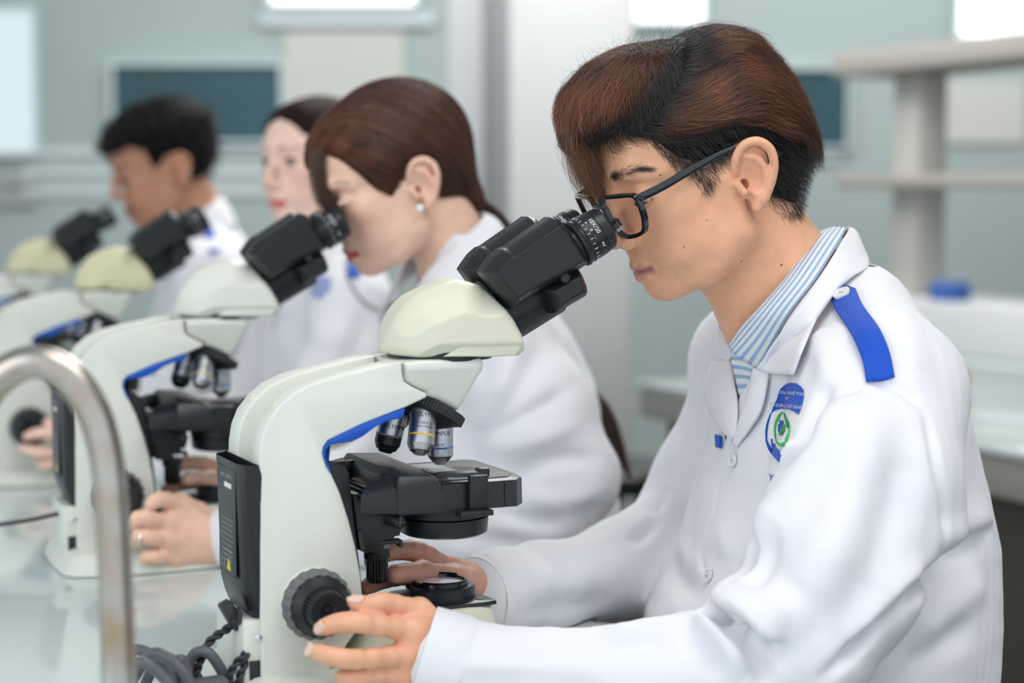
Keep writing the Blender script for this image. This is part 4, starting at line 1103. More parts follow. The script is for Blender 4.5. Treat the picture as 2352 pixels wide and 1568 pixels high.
# forearms inside the sleeves join hands and trunk
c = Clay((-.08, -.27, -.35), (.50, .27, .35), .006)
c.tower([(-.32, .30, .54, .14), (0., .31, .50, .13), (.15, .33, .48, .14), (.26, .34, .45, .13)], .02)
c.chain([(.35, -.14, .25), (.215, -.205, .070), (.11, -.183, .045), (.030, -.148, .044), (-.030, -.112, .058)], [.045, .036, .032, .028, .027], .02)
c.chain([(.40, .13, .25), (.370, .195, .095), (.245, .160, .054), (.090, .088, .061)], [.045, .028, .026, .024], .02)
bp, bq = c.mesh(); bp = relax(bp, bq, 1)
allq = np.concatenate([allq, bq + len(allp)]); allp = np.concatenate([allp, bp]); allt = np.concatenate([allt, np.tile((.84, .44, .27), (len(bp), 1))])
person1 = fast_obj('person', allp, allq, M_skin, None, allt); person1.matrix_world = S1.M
tag(person1, 'young man in dark-rimmed glasses bending to the nearest eyepieces, white coat with blue shoulder tab', 'person', 'students at the microscopes')

for (a, b, n, w_) in ((J(822, 1377, -.1075), J(806, 1374, -.1045), (0, -.75, .66), .0052), (J(731, 1436, -.108), J(722, 1452, -.1055), (-.55, -.83, .1), .0058), (J(706, 1494, -.112), J(703, 1508, -.110), (-.62, -.78, .05), .0052)):
    pass
# finger nails: seated on the finger tips by ray
hbv = tree(hp1, hq1)
for (x0, y0, x1, y1, w_, l_) in ((828, 1374, 803, 1374, .0040, .0070), (738, 1434, 726, 1448, .0046, .0060), (712, 1484, 704, 1498, .0042, .0056)):
    a, n = hit(S1, hbv, x0, y0); b, n2 = hit(S1, hbv, x1, y1)
    m_, nn = hit(S1, hbv, (x0 + x1) / 2, (y0 + y1) / 2)
    nail('finger_nail', m_ + nn * .0004, b - a, nn, person1, w_, l_)

# ---------------------------------------------------------------- near student: coat
c = Clay((-.09, -.30, -.34), (.62, .29, .40), .0031)
c.tower([(-.33, .21, .60, .20), (-.20, .215, .59, .195), (-.06, .198, .545, .200), (.03, .212, .550, .198), (.10, .250, .549, .182), (.16, .268, .532, .178), (.22, .280, .512, .172), (.27, .290, .494, .155),
         (.31, .300, .474, .120), (.345, .312, .440, .080), (.365, .325, .420, .065)], .03, shear=.18)
c.chain([(.372, -.075, .322), (.335, -.150, .262)], [.040, .066], .03)
c.chain([(.385, .075, .322), (.400, .140, .262)], [.040, .064], .03)
# near sleeve
c.cone((.332, -.155, .250), (.290, -.195, .185), .072, .078, .022)
c.chain([(.290, -.195, .185), (.242, -.217, .120), (.212, -.222, .072)], [.078, .072, .062], .010)
c.ell((.172, -.222, .098), (.040, .046, .032), .012)
c.chain([(.205, -.218, .062), (.110, -.185, .042), (.030, -.150, .040), (-.030, -.118, .047), (-.050, -.108, .054)], [.058, .048, .041, .0385, .0395], .009)
# far sleeve
c.chain([(.402, .145, .252), (.412, .185, .180), (.385, .205, .120), (.362, .205, .085)], [.066, .062, .060, .058], .025)
c.chain([(.362, .205, .078), (.250, .162, .050), (.140, .112, .052), (.085, .085, .058), (.070, .078, .060)], [.056, .046, .042, .038, .037], .018)
rest_on_bench(c)
pos, Q = c.mesh()
ST1 = [([(1905, 880), (1870, 960), (1845, 1030), (1765, 1125)], .008, -.010), ([(1950, 900), (1900, 1000), (1840, 1100), (1760, 1200), (1735, 1290)], .022, .009),
       ([(2010, 890), (1985, 1040), (1930, 1200), (1850, 1370), (1790, 1480)], .022, .007), ([(2060, 960), (2060, 1120), (2010, 1300), (1900, 1450)], .020, -.006),
       ([(1640, 1400), (1700, 1425), (1760, 1470), (1800, 1530)], .007, -.011), ([(1600, 1420), (1660, 1470), (1720, 1540)], .008, .006), ([(1660, 1370), (1730, 1395), (1800, 1450)], .012, .007),
       ([(1700, 1470), (1745, 1520), (1765, 1566)], .006, -.009), ([(1560, 1430), (1620, 1480), (1660, 1560)], .008, -.006),
       ([(1380, 1462), (1480, 1440), (1580, 1425)], .010, .005), ([(1350, 1500), (1450, 1480), (1560, 1490)], .010, -.004), ([(1010, 1520), (1200, 1530), (1400, 1545)], .008, .003),
       ([(2278, 1222), (2200, 1268), (2120, 1345), (1980, 1480)], .010, -.009), ([(2280, 1190), (2190, 1225), (2130, 1300)], .014, .006), ([(2265, 1330), (2180, 1390), (2080, 1490)], .018, .006), ([(2230, 1420), (2130, 1500), (2060, 1560)], .012, -.006),
       ([(2120, 930), (2150, 1060), (2168, 1200), (2150, 1290)], .0045, -.0035), ([(1990, 880), (2060, 890), (2115, 935)], .0045, -.0035), ([(1990, 882), (1940, 910), (1905, 950)], .004, -.003),
       ([(2050, 700), (2090, 800), (2110, 900)], .016, .003), ([(1880, 760), (1900, 830), (1890, 900)], .012, .005),
       ([(1800, 1130), (1770, 1260), (1700, 1380)], .010, -.006), ([(1690, 1120), (1670, 1250), (1640, 1390)], .016, .004), ([(1740, 1130), (1745, 1250), (1735, 1300)], .010, -.004),
       ([(1600, 900), (1570, 1050), (1530, 1200)], .014, .005), ([(1640, 950), (1600, 1100), (1570, 1300)], .012, -.004),
       ([(1475, 1150), (1500, 1200), (1440, 1250)], .008, -.006), ([(1500, 1230), (1560, 1330), (1620, 1400)], .012, -.008), ([(1180, 1330), (1330, 1330), (1480, 1280)], .014, .004), ([(1100, 1380), (1250, 1400), (1420, 1380)], .014, -.004)]
ST1 += [([(1872, 955), (1850, 1028), (1800, 1090), (1766, 1125)], .0045, -.018), ([(1766, 1125), (1742, 1210), (1722, 1292), (1650, 1366)], .0050, -.013), ([(1830, 1010), (1790, 1070)], .006, .004),
        ([(1612, 1398), (1660, 1418), (1705, 1445), (1738, 1500), (1752, 1566)], .0055, -.022), ([(1640, 1372), (1700, 1395), (1752, 1450), (1790, 1530)], .011, .011), ([(1560, 1425), (1620, 1440), (1670, 1490), (1700, 1560)], .010, .006),
        ([(2164, 1292), (2100, 1362), (1990, 1468), (1880, 1560)], .0055, -.017), ([(2130, 1290), (2060, 1375), (1950, 1480)], .012, .005), ([(2280, 1215), (2215, 1240), (2165, 1290)], .0045, -.006),
        ([(1655, 1060), (1640, 1180), (1612, 1300), (1590, 1400)], .0035, -.0022), ([(1560, 950), (1540, 1080), (1500, 1180)], .006, -.006)]
pos, Q = finish_cloth(S1, pos, Q, [(a_, b_, c_ * 1.35) for a_, b_, c_ in ST1], ((11, 22, .0022), (12, 60, .0007)))
# open the neck and the fronts down to the first button; open the cuffs
cen = pos[Q].mean(1)
gap = np.clip((cen[:, 2] - .196) * .36, 0, .06)
cut = (cen[:, 0] < .345) & (cen[:, 2] > .196) & (np.abs(cen[:, 1] - .006) < gap)
cut |= (cen[:, 2] > .362) & (np.abs(cen[:, 1]) < .09)
coatQ = Q[~cut]
coat1 = fast_obj('coat', pos, coatQ, M_coat, person1); md = coat1.modifiers.new('t', 'SOLIDIFY'); md.thickness = .0016; md.offset = -1
cbv = tree(pos, Q)
# cuffs: turned hems
for ctr, ax_, r in (((-.059, -.1040, .0570), (.020, -.0105, -.0065), .0405),):
    a = Vector(ax_).normalized(); bm = NB(); add_lathe(bm, Vector(ctr) - a * .010, a, [(0, r * .93), (0, r * 1.0), (.012, r * 1.01), (.030, r * 1.0), (.034, r * .97)], 64, caps=False)
    bm_obj('cuff', bm, M_coat, person1)
bm = NB(); a = Vector((.10, .045, 0)).normalized(); add_lathe(bm, Vector((.066, .0765, .060)) - a * .012, a, [(0, .034), (0, .0375), (.03, .0385)], 48, caps=False); bm_obj('cuff', bm, M_coat, person1)

# shirt
c = Clay((.20, -.14, .08), (.50, .14, .37), .004)
c.tower([(.08, .285, .52, .15), (.18, .300, .51, .15), (.25, .312, .47, .13), (.30, .325, .45, .09), (.335, .328, .42, .066)], .02)
sp_, sq_ = c.mesh(); fast_obj('shirt', relax(sp_, sq_, 2), sq_, mat('pale_striped_cloth', (.62, .66, .72), .8), person1)
D = lambda nm, rows, th, m, nu=5, nv=6: drape(nm, S1, cbv, rows, th, m, person1, nu, nv)
D('shirt_collar', [[(1888, 530, .02), (1866, 548, -.030), (1800, 642, -.056), (1745, 705, -.050), (1702, 752, -.030), (1672, 795, -.012)],
                   [(1915, 522, .0), (1890, 552, -.050), (1830, 640, -.074), (1775, 710, -.068), (1728, 772, -.046), (1690, 815, -.024)],
                   [(1945, 524, -.01), (1925, 560, -.062), (1875, 640, -.086), (1815, 720, -.082), (1770, 800, -.058), (1745, 850, -.040)]], .0012, M_stripe)
D('shirt_collar', [[(1866, 552, -.02), (1880, 540, .03), (1905, 528, .035), (1945, 526, .0)], [(1878, 575, -.02), (1890, 565, .03), (1915, 550, .035), (1950, 545, .0)]], .0012, mat('brown_checked_lining', (.45, .36, .36), .8, var=.6, vscale=300))
D('shirt_front', [[(1683, 795, -.012), (1680, 830, -.012), (1692, 880, -.010), (1702, 935, -.006), (1706, 990, -.004)],
                  [(1720, 790, -.030), (1712, 835, -.028), (1716, 880, -.022), (1716, 935, -.014), (1712, 990, -.008)],
                  [(1775, 800, -.044), (1758, 850, -.040), (1748, 890, -.032), (1735, 935, -.022), (1722, 985, -.014)]], .0012, M_stripe2)
# coat collar, lapels
D('collar', [[(1935, 530, .03), (1950, 524, -.005), (1930, 560, -.066), (1880, 640, -.094), (1822, 718, -.096), (1775, 792, -.080), (1758, 852, None, .010)],
             [(1950, 532, .03), (1968, 536, -.010), (1960, 590, -.078), (1915, 660, -.108), (1858, 745, -.116), (1815, 815, None, .012), (1796, 862, None, .011)],
             [(1970, 560, .03), (1985, 575, -.010), (1994, 612, -.080), (1950, 655, None, .006), (1900, 720, None, .007), (1868, 795, None, .008), (1840, 868, None, .008)]], .0022, M_coat, 6)
D('collar', [[(1650, 752, .060), (1672, 790, .020), (1690, 815, -.004)], [(1645, 790, .062), (1650, 815, .045), (1672, 830, .025)], [(1640, 828, .060), (1650, 836, .048), (1660, 842, .038)]], .0022, M_coat)
D('lapel', [[(1740, 846, None, .004), (1728, 900, None, .004), (1708, 960, None, .003), (1689, 1018, None, .002)],
            [(1756, 850, None, .006), (1746, 915, None, .008), (1720, 970, None, .007), (1692, 1022, None, .003)],
            [(1776, 856, None, .005), (1763, 938, None, .006), (1734, 986, None, .005), (1697, 1027, None, .002)]], .0022, M_coat)
D('lapel', [[(1684, 825, None, .003), (1694, 880, None, .003), (1700, 935, None, .003), (1696, 1004, None, .002)],
            [(1666, 828, None, .006), (1664, 885, None, .008), (1676, 945, None, .007), (1690, 1008, None, .003)],
            [(1648, 832, None, .005), (1633, 902, None, .006), (1652, 962, None, .005), (1686, 1014, None, .002)]], .0022, M_coat)
# shoulder tab with its button
D('shoulder_tab', [[(1912, 690, None, .004), (1927, 724, None, .004), (1960, 776, None, .004), (1981, 830, None, .004), (1990, 880, None, .003)],
                   [(1926, 664, None, .005), (1955, 715, None, .006), (1990, 770, None, .006), (2012, 826, None, .005), (2022, 875, None, .003)],
                   [(1966, 673, None, .004), (1985, 713, None, .004), (2022, 765, None, .004), (2044, 818, None, .004), (2054, 868, None, .003)]], .0022, M_navy)
button('tab_button', S1, cbv, 1943, 692, .0078, person1, .0088)
D('shoulder_tab', [[(1655, 742, .10), (1680, 722, .12)], [(1652, 760, .10), (1678, 742, .12)]], .002, M_navy)
D('chest_tab', [[(1650, 998, None, .003), (1662, 1002, None, .003)], [(1652, 1028, None, .003), (1663, 1030, None, .003)]], .002, M_navy)
for (x, y) in ((1688, 1058), (1630, 1325)): button('button', S1, cbv, x, y, .0064, person1, .0024)
# placket edge
pp = [hit(S1, cbv, x, y, .0012, 0)[0] for x, y in ((1672, 1040), (1655, 1130), (1640, 1200), (1618, 1290), (1590, 1400))]
# embroidered badge
B = lambda nm, poly, m, off=.0008: decal(nm, S1, cbv, poly, m, person1, off, 4.)
def cb(a, b): return (1720 + a / 5.806, 860 + b / 5.806)
top_ = [cb(*q) for q in [(430, 195), (500, 135), (560, 115), (640, 120), (700, 160), (735, 205), (740, 290), (715, 420), (670, 535), (600, 490), (530, 460), (440, 452), (360, 475), (310, 510), (330, 440), (385, 330), (410, 240)]]
B('badge', top_, M_navy)
B('badge_border', [cb(*q) for q in [(310, 505), (290, 560), (262, 680), (250, 780), (250, 870), (275, 930), (330, 1010), (310, 930), (305, 860), (318, 855), (325, 930), (350, 1000), (335, 930), (345, 918), (372, 975), (420, 1020), (432, 1070), (410, 1160), (330, 1080), (270, 1000), (235, 900), (228, 760), (250, 640), (290, 530)]], M_navy)
G1 = mat('green_thread', (.03, .50, .09), .6); G2c = mat('dark_green_thread', (.01, .26, .07), .6)
B('badge_drop', [cb(*q) for q in [(460, 500), (420, 560), (415, 600), (375, 650), (362, 740), (370, 840), (390, 900), (430, 925), (490, 900), (500, 850), (535, 780), (550, 690), (530, 610), (545, 640), (560, 700), (555, 760), (530, 860), (490, 950), (430, 960), (380, 920), (350, 830), (343, 700), (360, 620), (400, 540), (440, 505)]], G1)
B('badge_drop', [cb(*q) for q in [(483, 505), (500, 560), (535, 620), (540, 730), (520, 700), (500, 620), (480, 520)]], G2c, .0011)
B('badge_cross', [cb(*q) for q in [(428, 612), (465, 615), (465, 670), (440, 740), (430, 810), (416, 808), (420, 765), (402, 758), (408, 660), (425, 660)]], M_navy, .0012)
B('badge_cross', [cb(*q) for q in [(465, 672), (492, 676), (490, 770), (465, 772), (460, 822), (430, 812), (440, 740)]], G2c, .0012)
decal_text('lettering', S1, cbv, 'BL CÔNG NGHỆ TP.HCM', 9.5, 1819, 904, -6, M_white_ink, person1, .0016, .62)
decal_text('lettering', S1, cbv, 'BV', 8.5, 1811, 916, -6, M_white_ink, person1, .0016, .8)
decal_text('lettering', S1, cbv, 'ĐIỀU DƯỠNG XÉT NGHIỆM', 10.5, 1810, 934, -8, M_white_ink, person1, .0016, .62)
decal_text('lettering', S1, cbv, 'Y', 22, 1773, 1098, -8, M_thread, person1, .0012, .9)
legs_and_stool(S1, person1)
# ---------------------------------------------------------------- hair
def hair_mat(name, rough=.30):
    m = mat(name, (.05, .03, .02), rough, attr='tint', spec=.7); return m
M_hair = hair_mat('hair')
M_haircap = mat('hair_under', (.05, .03, .02), .6, attr='tint', spec=.08)
def strands_obj(name, P, S, curves, cols, radii, parent):
    """curves: list of (k,3) arrays in head frame -> real hair curves in seat coordinates"""
    hc = bpy.data.hair_curves.new(name); sizes = [len(c) for c in curves]; hc.add_curves(sizes)
    allp = P.seats(np.concatenate(curves)).astype(np.float32)
    hc.attributes['position'].data.foreach_set('vector', allp.ravel()) if 'position' in hc.attributes else hc.position_data.foreach_set('vector', allp.ravel())
    r = hc.attributes.get('radius') or hc.attributes.new('radius', 'FLOAT', 'POINT')
    rr = np.concatenate([np.linspace(1, .35, n) * q for n, q in zip(sizes, radii)]).astype(np.float32); r.data.foreach_set('value', rr)
    t = hc.attributes.new('tint', 'FLOAT_COLOR', 'POINT')
    cc = np.concatenate([np.concatenate([c, np.ones((len(c), 1))], 1) for c in cols]).astype(np.float32); t.data.foreach_set('color', cc.ravel())
    hc.materials.append(M_hair)
    return link(bpy.data.objects.new(name, hc), parent)
def head_field(f=1.):
    def make(lo, hi, h):
        c = Clay(lo, hi, h)
        c.ell((-.023, 0, .044), (.091, .068, .077), 0); c.ell((.028, 0, .052), (.056, .057, .054), .02); c.ell((.030, 0, .000), (.046, .052, .070), .02)
        c.f = np.minimum(c.f, .05); return c
    return make
def full_skull(lo, hi, h):
    c = Clay(lo, hi, h)
    X, Y, Z = c.ax[0][:, None, None], c.ax[1][None, :, None], c.ax[2][None, None, :]
    def e(cc, r):
        x, y, z = X - cc[0], Y - cc[1], Z - cc[2]; k0 = np.sqrt((x / r[0])**2 + (y / r[1])**2 + (z / r[2])**2); k1 = np.sqrt((x / r[0]**2)**2 + (y / r[1]**2)**2 + (z / r[2]**2)**2) + 1e-9
        return k0 * (k0 - 1) / k1
    def sm(a, b, k): hh = np.clip(.5 + .5 * (a - b) / k, 0, 1); return a * (1 - hh) + b * hh - k * hh * (1 - hh)
    f = e((-.023, 0, .044), (.091, .068, .077)); f = sm(f, e((.028, 0, .052), (.056, .057, .054)), .02); f = sm(f, e((.030, 0, .000), (.046, .052, .070)), .02)
    c.f = f.astype(np.float32); return c, X, Y, Z
def region_xz(c, poly):
    """signed distance, in the side view, to a hair region (negative inside)"""
    U, Wg = np.meshgrid(c.ax[0], c.ax[2], indexing='ij'); return sdf_poly(poly, U, Wg)[:, None, :]
def sstep(a, b, x): t = np.clip((x - a) / (b - a), 0, 1); return t * t * (3 - 2 * t)
def grow(root_p, root_n, flow, bvh, n, step, lift, rs, jitter=.12, sidecol=None):
    out = [root_p.copy()]; p = root_p.copy(); d = None; L = lift * (.5 + rs.rand())
    jd = rs.normal(size=3) * jitter
    for i in range(n):
        g = flow(p, i / n) + jd; g = g / (np.linalg.norm(g) + 1e-9)
        d = g if d is None else d * .45 + g * .55; p = p + d * step
        q = bvh.find_nearest(Vector(p))
        if q[0] is not None:
            s_ = np.array(q[0]); nn = np.array(q[1]); hgt = (p - s_) @ nn; want = L * (.25 + .75 * min(1, i / n * 1.6))
            if hgt < want: p = p + nn * (want - hgt)
            elif q[3] < .03 and hgt > want + .004: p = p - nn * (hgt - want - .004) * .35
        out.append(p.copy())
    return np.array(out)

# ---- near student's hair
def H1(px, py, y): q = P1.hp(px, py, y); return (q[0], q[2])
line1 = [H1(*q) for q in ((1350, 330, 0), (1385, 292, .02), (1430, 285, .04), (1480, 310, .052), (1525, 352, .060), (1570, 392, .066), (1605, 420, .067), (1622, 445, .067), (1640, 440, .067), (1655, 400, .067), (1682, 352, .068),
                          (1717, 330, .068), (1757, 350, .068), (1775, 400, .066), (1782, 460, .062), (1800, 500, .050), (1820, 502, .045), (1845, 485, .03))]
poly1 = line1 + [(-.20, -.05), (-.20, .20), (.14, .20), (.14, .07)]
cutl = [H1(*q) for q in ((1330, 300, 0), (1440, 275, .045), (1500, 318, .058), (1590, 305, .068), (1680, 278, .072), (1750, 290, .075), (1800, 305, .072), (1860, 345, .05))]
def cut_z(X): a = np.array(sorted(cutl)); return np.interp(X, a[:, 0], a[:, 1])
c, X, Y, Z = full_skull((-.175, -.105, -.085), (.125, .105, .160), .002)
line1c = line1[:4] + [H1(*q) for q in ((1525, 348, .060), (1565, 375, .066), (1610, 385, .067), (1650, 365, .067))] + line1[10:]
reg = region_xz(c, line1c + poly1[len(line1):])
above = sstep(-.004, .004, Z - cut_z(X))
T_long = .0125 - .005 * sstep(-.03, -.10, X) - .003 * sstep(.07, .12, Z)
T_short = .0035 + .003 * sstep(-.02, -.10, X)
T = (T_short * (1 - above) + T_long * above)
edge = np.clip(-(reg + .0045) / .014, -1, 1); edge = np.where(edge > 0, np.sqrt(np.clip(edge, 0, 1)), edge)
T = np.where(edge > 0, T * edge, -.004)
hairf = (c.f - T).astype(np.float32)
# nape and back bulk reach below the skull
c.f = hairf
nk = np.array(NK1[0][0]); 
c.ell((-.070, 0, .006), (.044, .056, .048), .02); c.ell((-.062, 0, -.030), (.022, .044, .034), .015)
# fringe masses
F = lambda px, py, y: tuple(P1.hp(px, py, y))
c.chain([F(1440, 200, .02), F(1375, 250, .016), F(1345, 318, .004)], [.014, .013, .005], .024)
c.chain([F(1430, 190, -.02), F(1355, 235, -.020), F(1332, 310, -.020)], [.015, .013, .005], .024)
c.ell(F(1440, 185, 0), (.036, .050, .022), .03)
cp, cq = c.mesh(); cp = relax(cp, cq, 3)
def tint1(p):
    """dyed brown lengths, black at the parting and in the shaved sides"""
    x, y, z = p[:, 0], p[:, 1], p[:, 2]
    low = sstep(.006, -.006, z - cut_z(x)); a, b = V3(*F(1455, 285, .045)), V3(*F(1560, 62, .0)); ab = b - a; 
    dd = np.abs((x - a[0]) * ab[2] - (z - a[2]) * ab[0]) / math.hypot(ab[0], ab[2]); part = np.exp(-((dd - .004) / .015)**2) * sstep(-.07, -.02, y + .0) 
    n = noise3(p, 3, 55); base = V3(.135, .048, .021)[None] * (1 + .7 * n[:, None]); base = np.clip(base, .006, 1)
    back = sstep(.0, -.12, x)[:, None]; base = base * (1 - .45 * back)
    k = np.clip(low + part, 0, 1)[:, None]
    return base * (1 - k) + V3(.010, .009, .009)[None] * k
hair1 = fast_obj('hair', P1.seats(cp), cq, M_haircap, person1, tint1(cp) * .6); hair1['label'] = 'swept brown hair over black shaved sides'
capbv = tree(cp, cq); cn = vnormals(cp, cq)
rs = np.random.RandomState(4)
pa, pb_ = V3(*F(1455, 285, .045)), V3(*F(1560, 62, .0)); pd = pb_ - pa
def side_of_part(p): return (p[0] - pa[0]) * pd[2] - (p[2] - pa[2]) * pd[0]      # >0 in front of the parting
def flow1(p, t):
    if side_of_part(p) > -.0004:
        if p[2] < .085 or t > .55: return V3(.18, .05, -1.0 + .2 * t)
        return V3(.85, .10 if p[1] > 0 else -.25, -.42)
    w = math.sin(p[0] * 55 + p[2] * 30) * .22
    if p[2] > .105: return V3(-.9, .25 if p[1] > -.02 else -.3, -.30 + w)
    d = V3(-1., .02, -.18 + w)
    if p[0] < -.035: d = V3(-.80, 0, -.60 + w * .5)
    if p[0] < -.075: d = V3(-.35, 0, -1.)
    if p[0] < -.10: d = V3(.08, 0, -1.)
    return d
vis = (cp @ np.array([0, 1, 0])) > -.05
low = cp[:, 2] < cut_z(cp[:, 0])
insideR = np.array([True] * len(cp))
curves, cols, rad = [], [], []
def pick(mask, n): ids = np.nonzero(mask)[0]; return ids[rs.randint(0, len(ids), n)]
hz = cp[:, 2]
upper = ~low & (hz > .03)
pdist = np.abs(side_of_part(cp.T)) / math.hypot(pd[0], pd[2])
ids = np.concatenate([pick(upper, 19000), pick(upper & (pdist < .016), 4500)])
lock = noise3(cp, 21, 150)
for i in ids:
    r = cp[i] + rs.normal(size=3) * .0012; front = side_of_part(r) > 0
    n = 9; st = (.0052 if front else .0066) * (.6 + .7 * rs.rand())
    cv = grow(r - cn[i] * .002, cn[i], flow1, capbv, n, st, .0022 + .0040 * max(0, lock[i]), rs, .13)
    curves.append(cv); tc = tint1(cv[:1] if True else cv)[0]; tip = tint1(cv)[:, :]
    g = (.75 + 1.3 * (rs.rand()**2)) * (1 + .8 * lock[i]); w = np.linspace(0, 1, len(cv))[:, None]
    cols.append(np.clip((tc * (1 - w) + tip * w) * g, 0, 1)); rad.append(.000135)
# short black hair on the sides
reg_v = sdf_poly(poly1, cp[:, 0], cp[:, 2])
ids = pick(low & (reg_v < .001) & (cp[:, 0] < .06), 9000)
for i in ids:
    r = cp[i]; d = V3(-.35, .12 * np.sign(r[1]), -1.) if r[0] > -.09 else V3(-.15, 0, -1.)
    d = d + rs.normal(size=3) * .2; d /= np.linalg.norm(d); L = .007 + .006 * rs.rand()
    cv = np.array([r - cn[i] * .001, r + d * L * .5 + cn[i] * .0012, r + d * L + cn[i] * .0018])
    curves.append(cv); g = .010 + .02 * rs.rand()**3; cols.append(np.full((3, 3), g)); rad.append(.00011)
# thin short hair on the skin itself at the temple, sideburn and nape
sl = (hs - P1.o) @ P1.R; sn = vnormals(sl, Qf); rg = sdf_poly(poly1, sl[:, 0], sl[:, 2])
ids = np.nonzero((rg < .0008) & (rg > -.016) & (np.abs(sl[:, 1]) > .035) & (np.abs(sl[:, 1]) < .076) & (sl[:, 2] < .085))[0]
for i in ids[rs.randint(0, len(ids), 9000)]:
    if rs.rand() > .25 + min(1, -rg[i] / .006): continue
    r = sl[i]; d = V3(-.15 if r[0] > -.02 else .05, 0, -1.) + rs.normal(size=3) * .22; d /= np.linalg.norm(d); L = .006 + .005 * rs.rand()
    curves.append(np.array([r, r + d * L * .5 + sn[i] * .0010, r + d * L + sn[i] * .0014])); cols.append(np.full((3, 3), .012 + .02 * rs.rand()**3)); rad.append(.00010)
# loose fringe that hangs over the far brow, and fly-aways on the crown
for k in range(2600):
    y = rs.uniform(-.050, .022); a = V3(*F(1360 + rs.normal() * 14, 225 + rs.normal() * 18, y)); L = 10
    pts = [a]; drop = rs.uniform(.045, .086) * (1 - .45 * max(0, y / .022)); bow = rs.uniform(.012, .024)
    for j in range(1, L):
        t = j / (L - 1); pts.append(a + V3(bow * math.sin(t * 2.2) * 1.2 + .010 * t, .004 * math.sin(k + t * 3), -drop * t - .010 * t * t))
    cv = np.array(pts) + np.cumsum(rs.normal(size=(L, 3)) * .0006, 0); curves.append(cv); n_ = 1 + rs.rand() * 1.4
    cols.append(np.clip(V3(.085, .034, .016)[None] * n_ * np.linspace(.6, 1.2, L)[:, None], 0, 1)); rad.append(.00013)
top = np.nonzero(cp[:, 2] > .125)[0]
for k in range(260):
    i = top[rs.randint(len(top))]; r = cp[i]; d = cn[i] + rs.normal(size=3) * .5 + V3(-.3, 0, .0); d /= np.linalg.norm(d); cd = rs.normal(size=3) * .5; pts = [r]
    for j in range(6): d = d + cd * .25 + V3(0, 0, -.10); d /= np.linalg.norm(d); pts.append(pts[-1] + d * .0028)
    curves.append(np.array(pts)); cols.append(np.full((7, 3), .02)); rad.append(.00009)
st1 = strands_obj('hair_strands', P1, S1, curves, cols, rad, hair1)
# eyebrow hairs
faceb = tree((hs - P1.o) @ P1.R, Qf)
curves, cols, rad = [], [], []
for s in SY:
    bp_ = smoothpath([V3(.084, s * .011, .0440), V3(.083, s * .022, .0480), V3(.075, s * .036, .0490), V3(.062, s * .047, .0440)], 12)
    for k in range(330):
        t = .12 + .88 * rs.rand(); q = bp_[int(t * (len(bp_) - 1))] + rs.normal(size=3) * .0016 * (1.1 - .6 * t); h_ = faceb.find_nearest(Vector(q)); b0, nn = np.array(h_[0]), np.array(h_[1])
        d = V3(-.45 - .4 * t, s * .55, .55 - .9 * t) + rs.normal(size=3) * .18; d = d - nn * (d @ nn); d /= np.linalg.norm(d); L = .006 + .004 * rs.rand()
        curves.append(np.array([b0, b0 + d * L * .5 + nn * .0012, b0 + d * L + nn * .0008])); cols.append(np.full((3, 3), .03)); rad.append(.00009)
strands_obj('eyebrows', P1, S1, curves, cols, rad, person1)
bodybv = tree(hs, Qf); M_mole = mat('mole', (.16, .07, .045), .6)
for (x, y, r_) in ((1703, 600, .0012), (1795, 608, .0011), (1516, 402, .0009), (1623, 506, .0007), (1571, 567, .0006), (1449, 341, .0006)):
    p_, n_ = hit(S1, bodybv, x, y, 0); bm = NB(); add_lathe(bm, p_, n_, [(-.0004, r_), (.0001, r_ * .9), (.0003, r_ * .4)], 12); bm_obj('mole', bm, M_mole, person1)

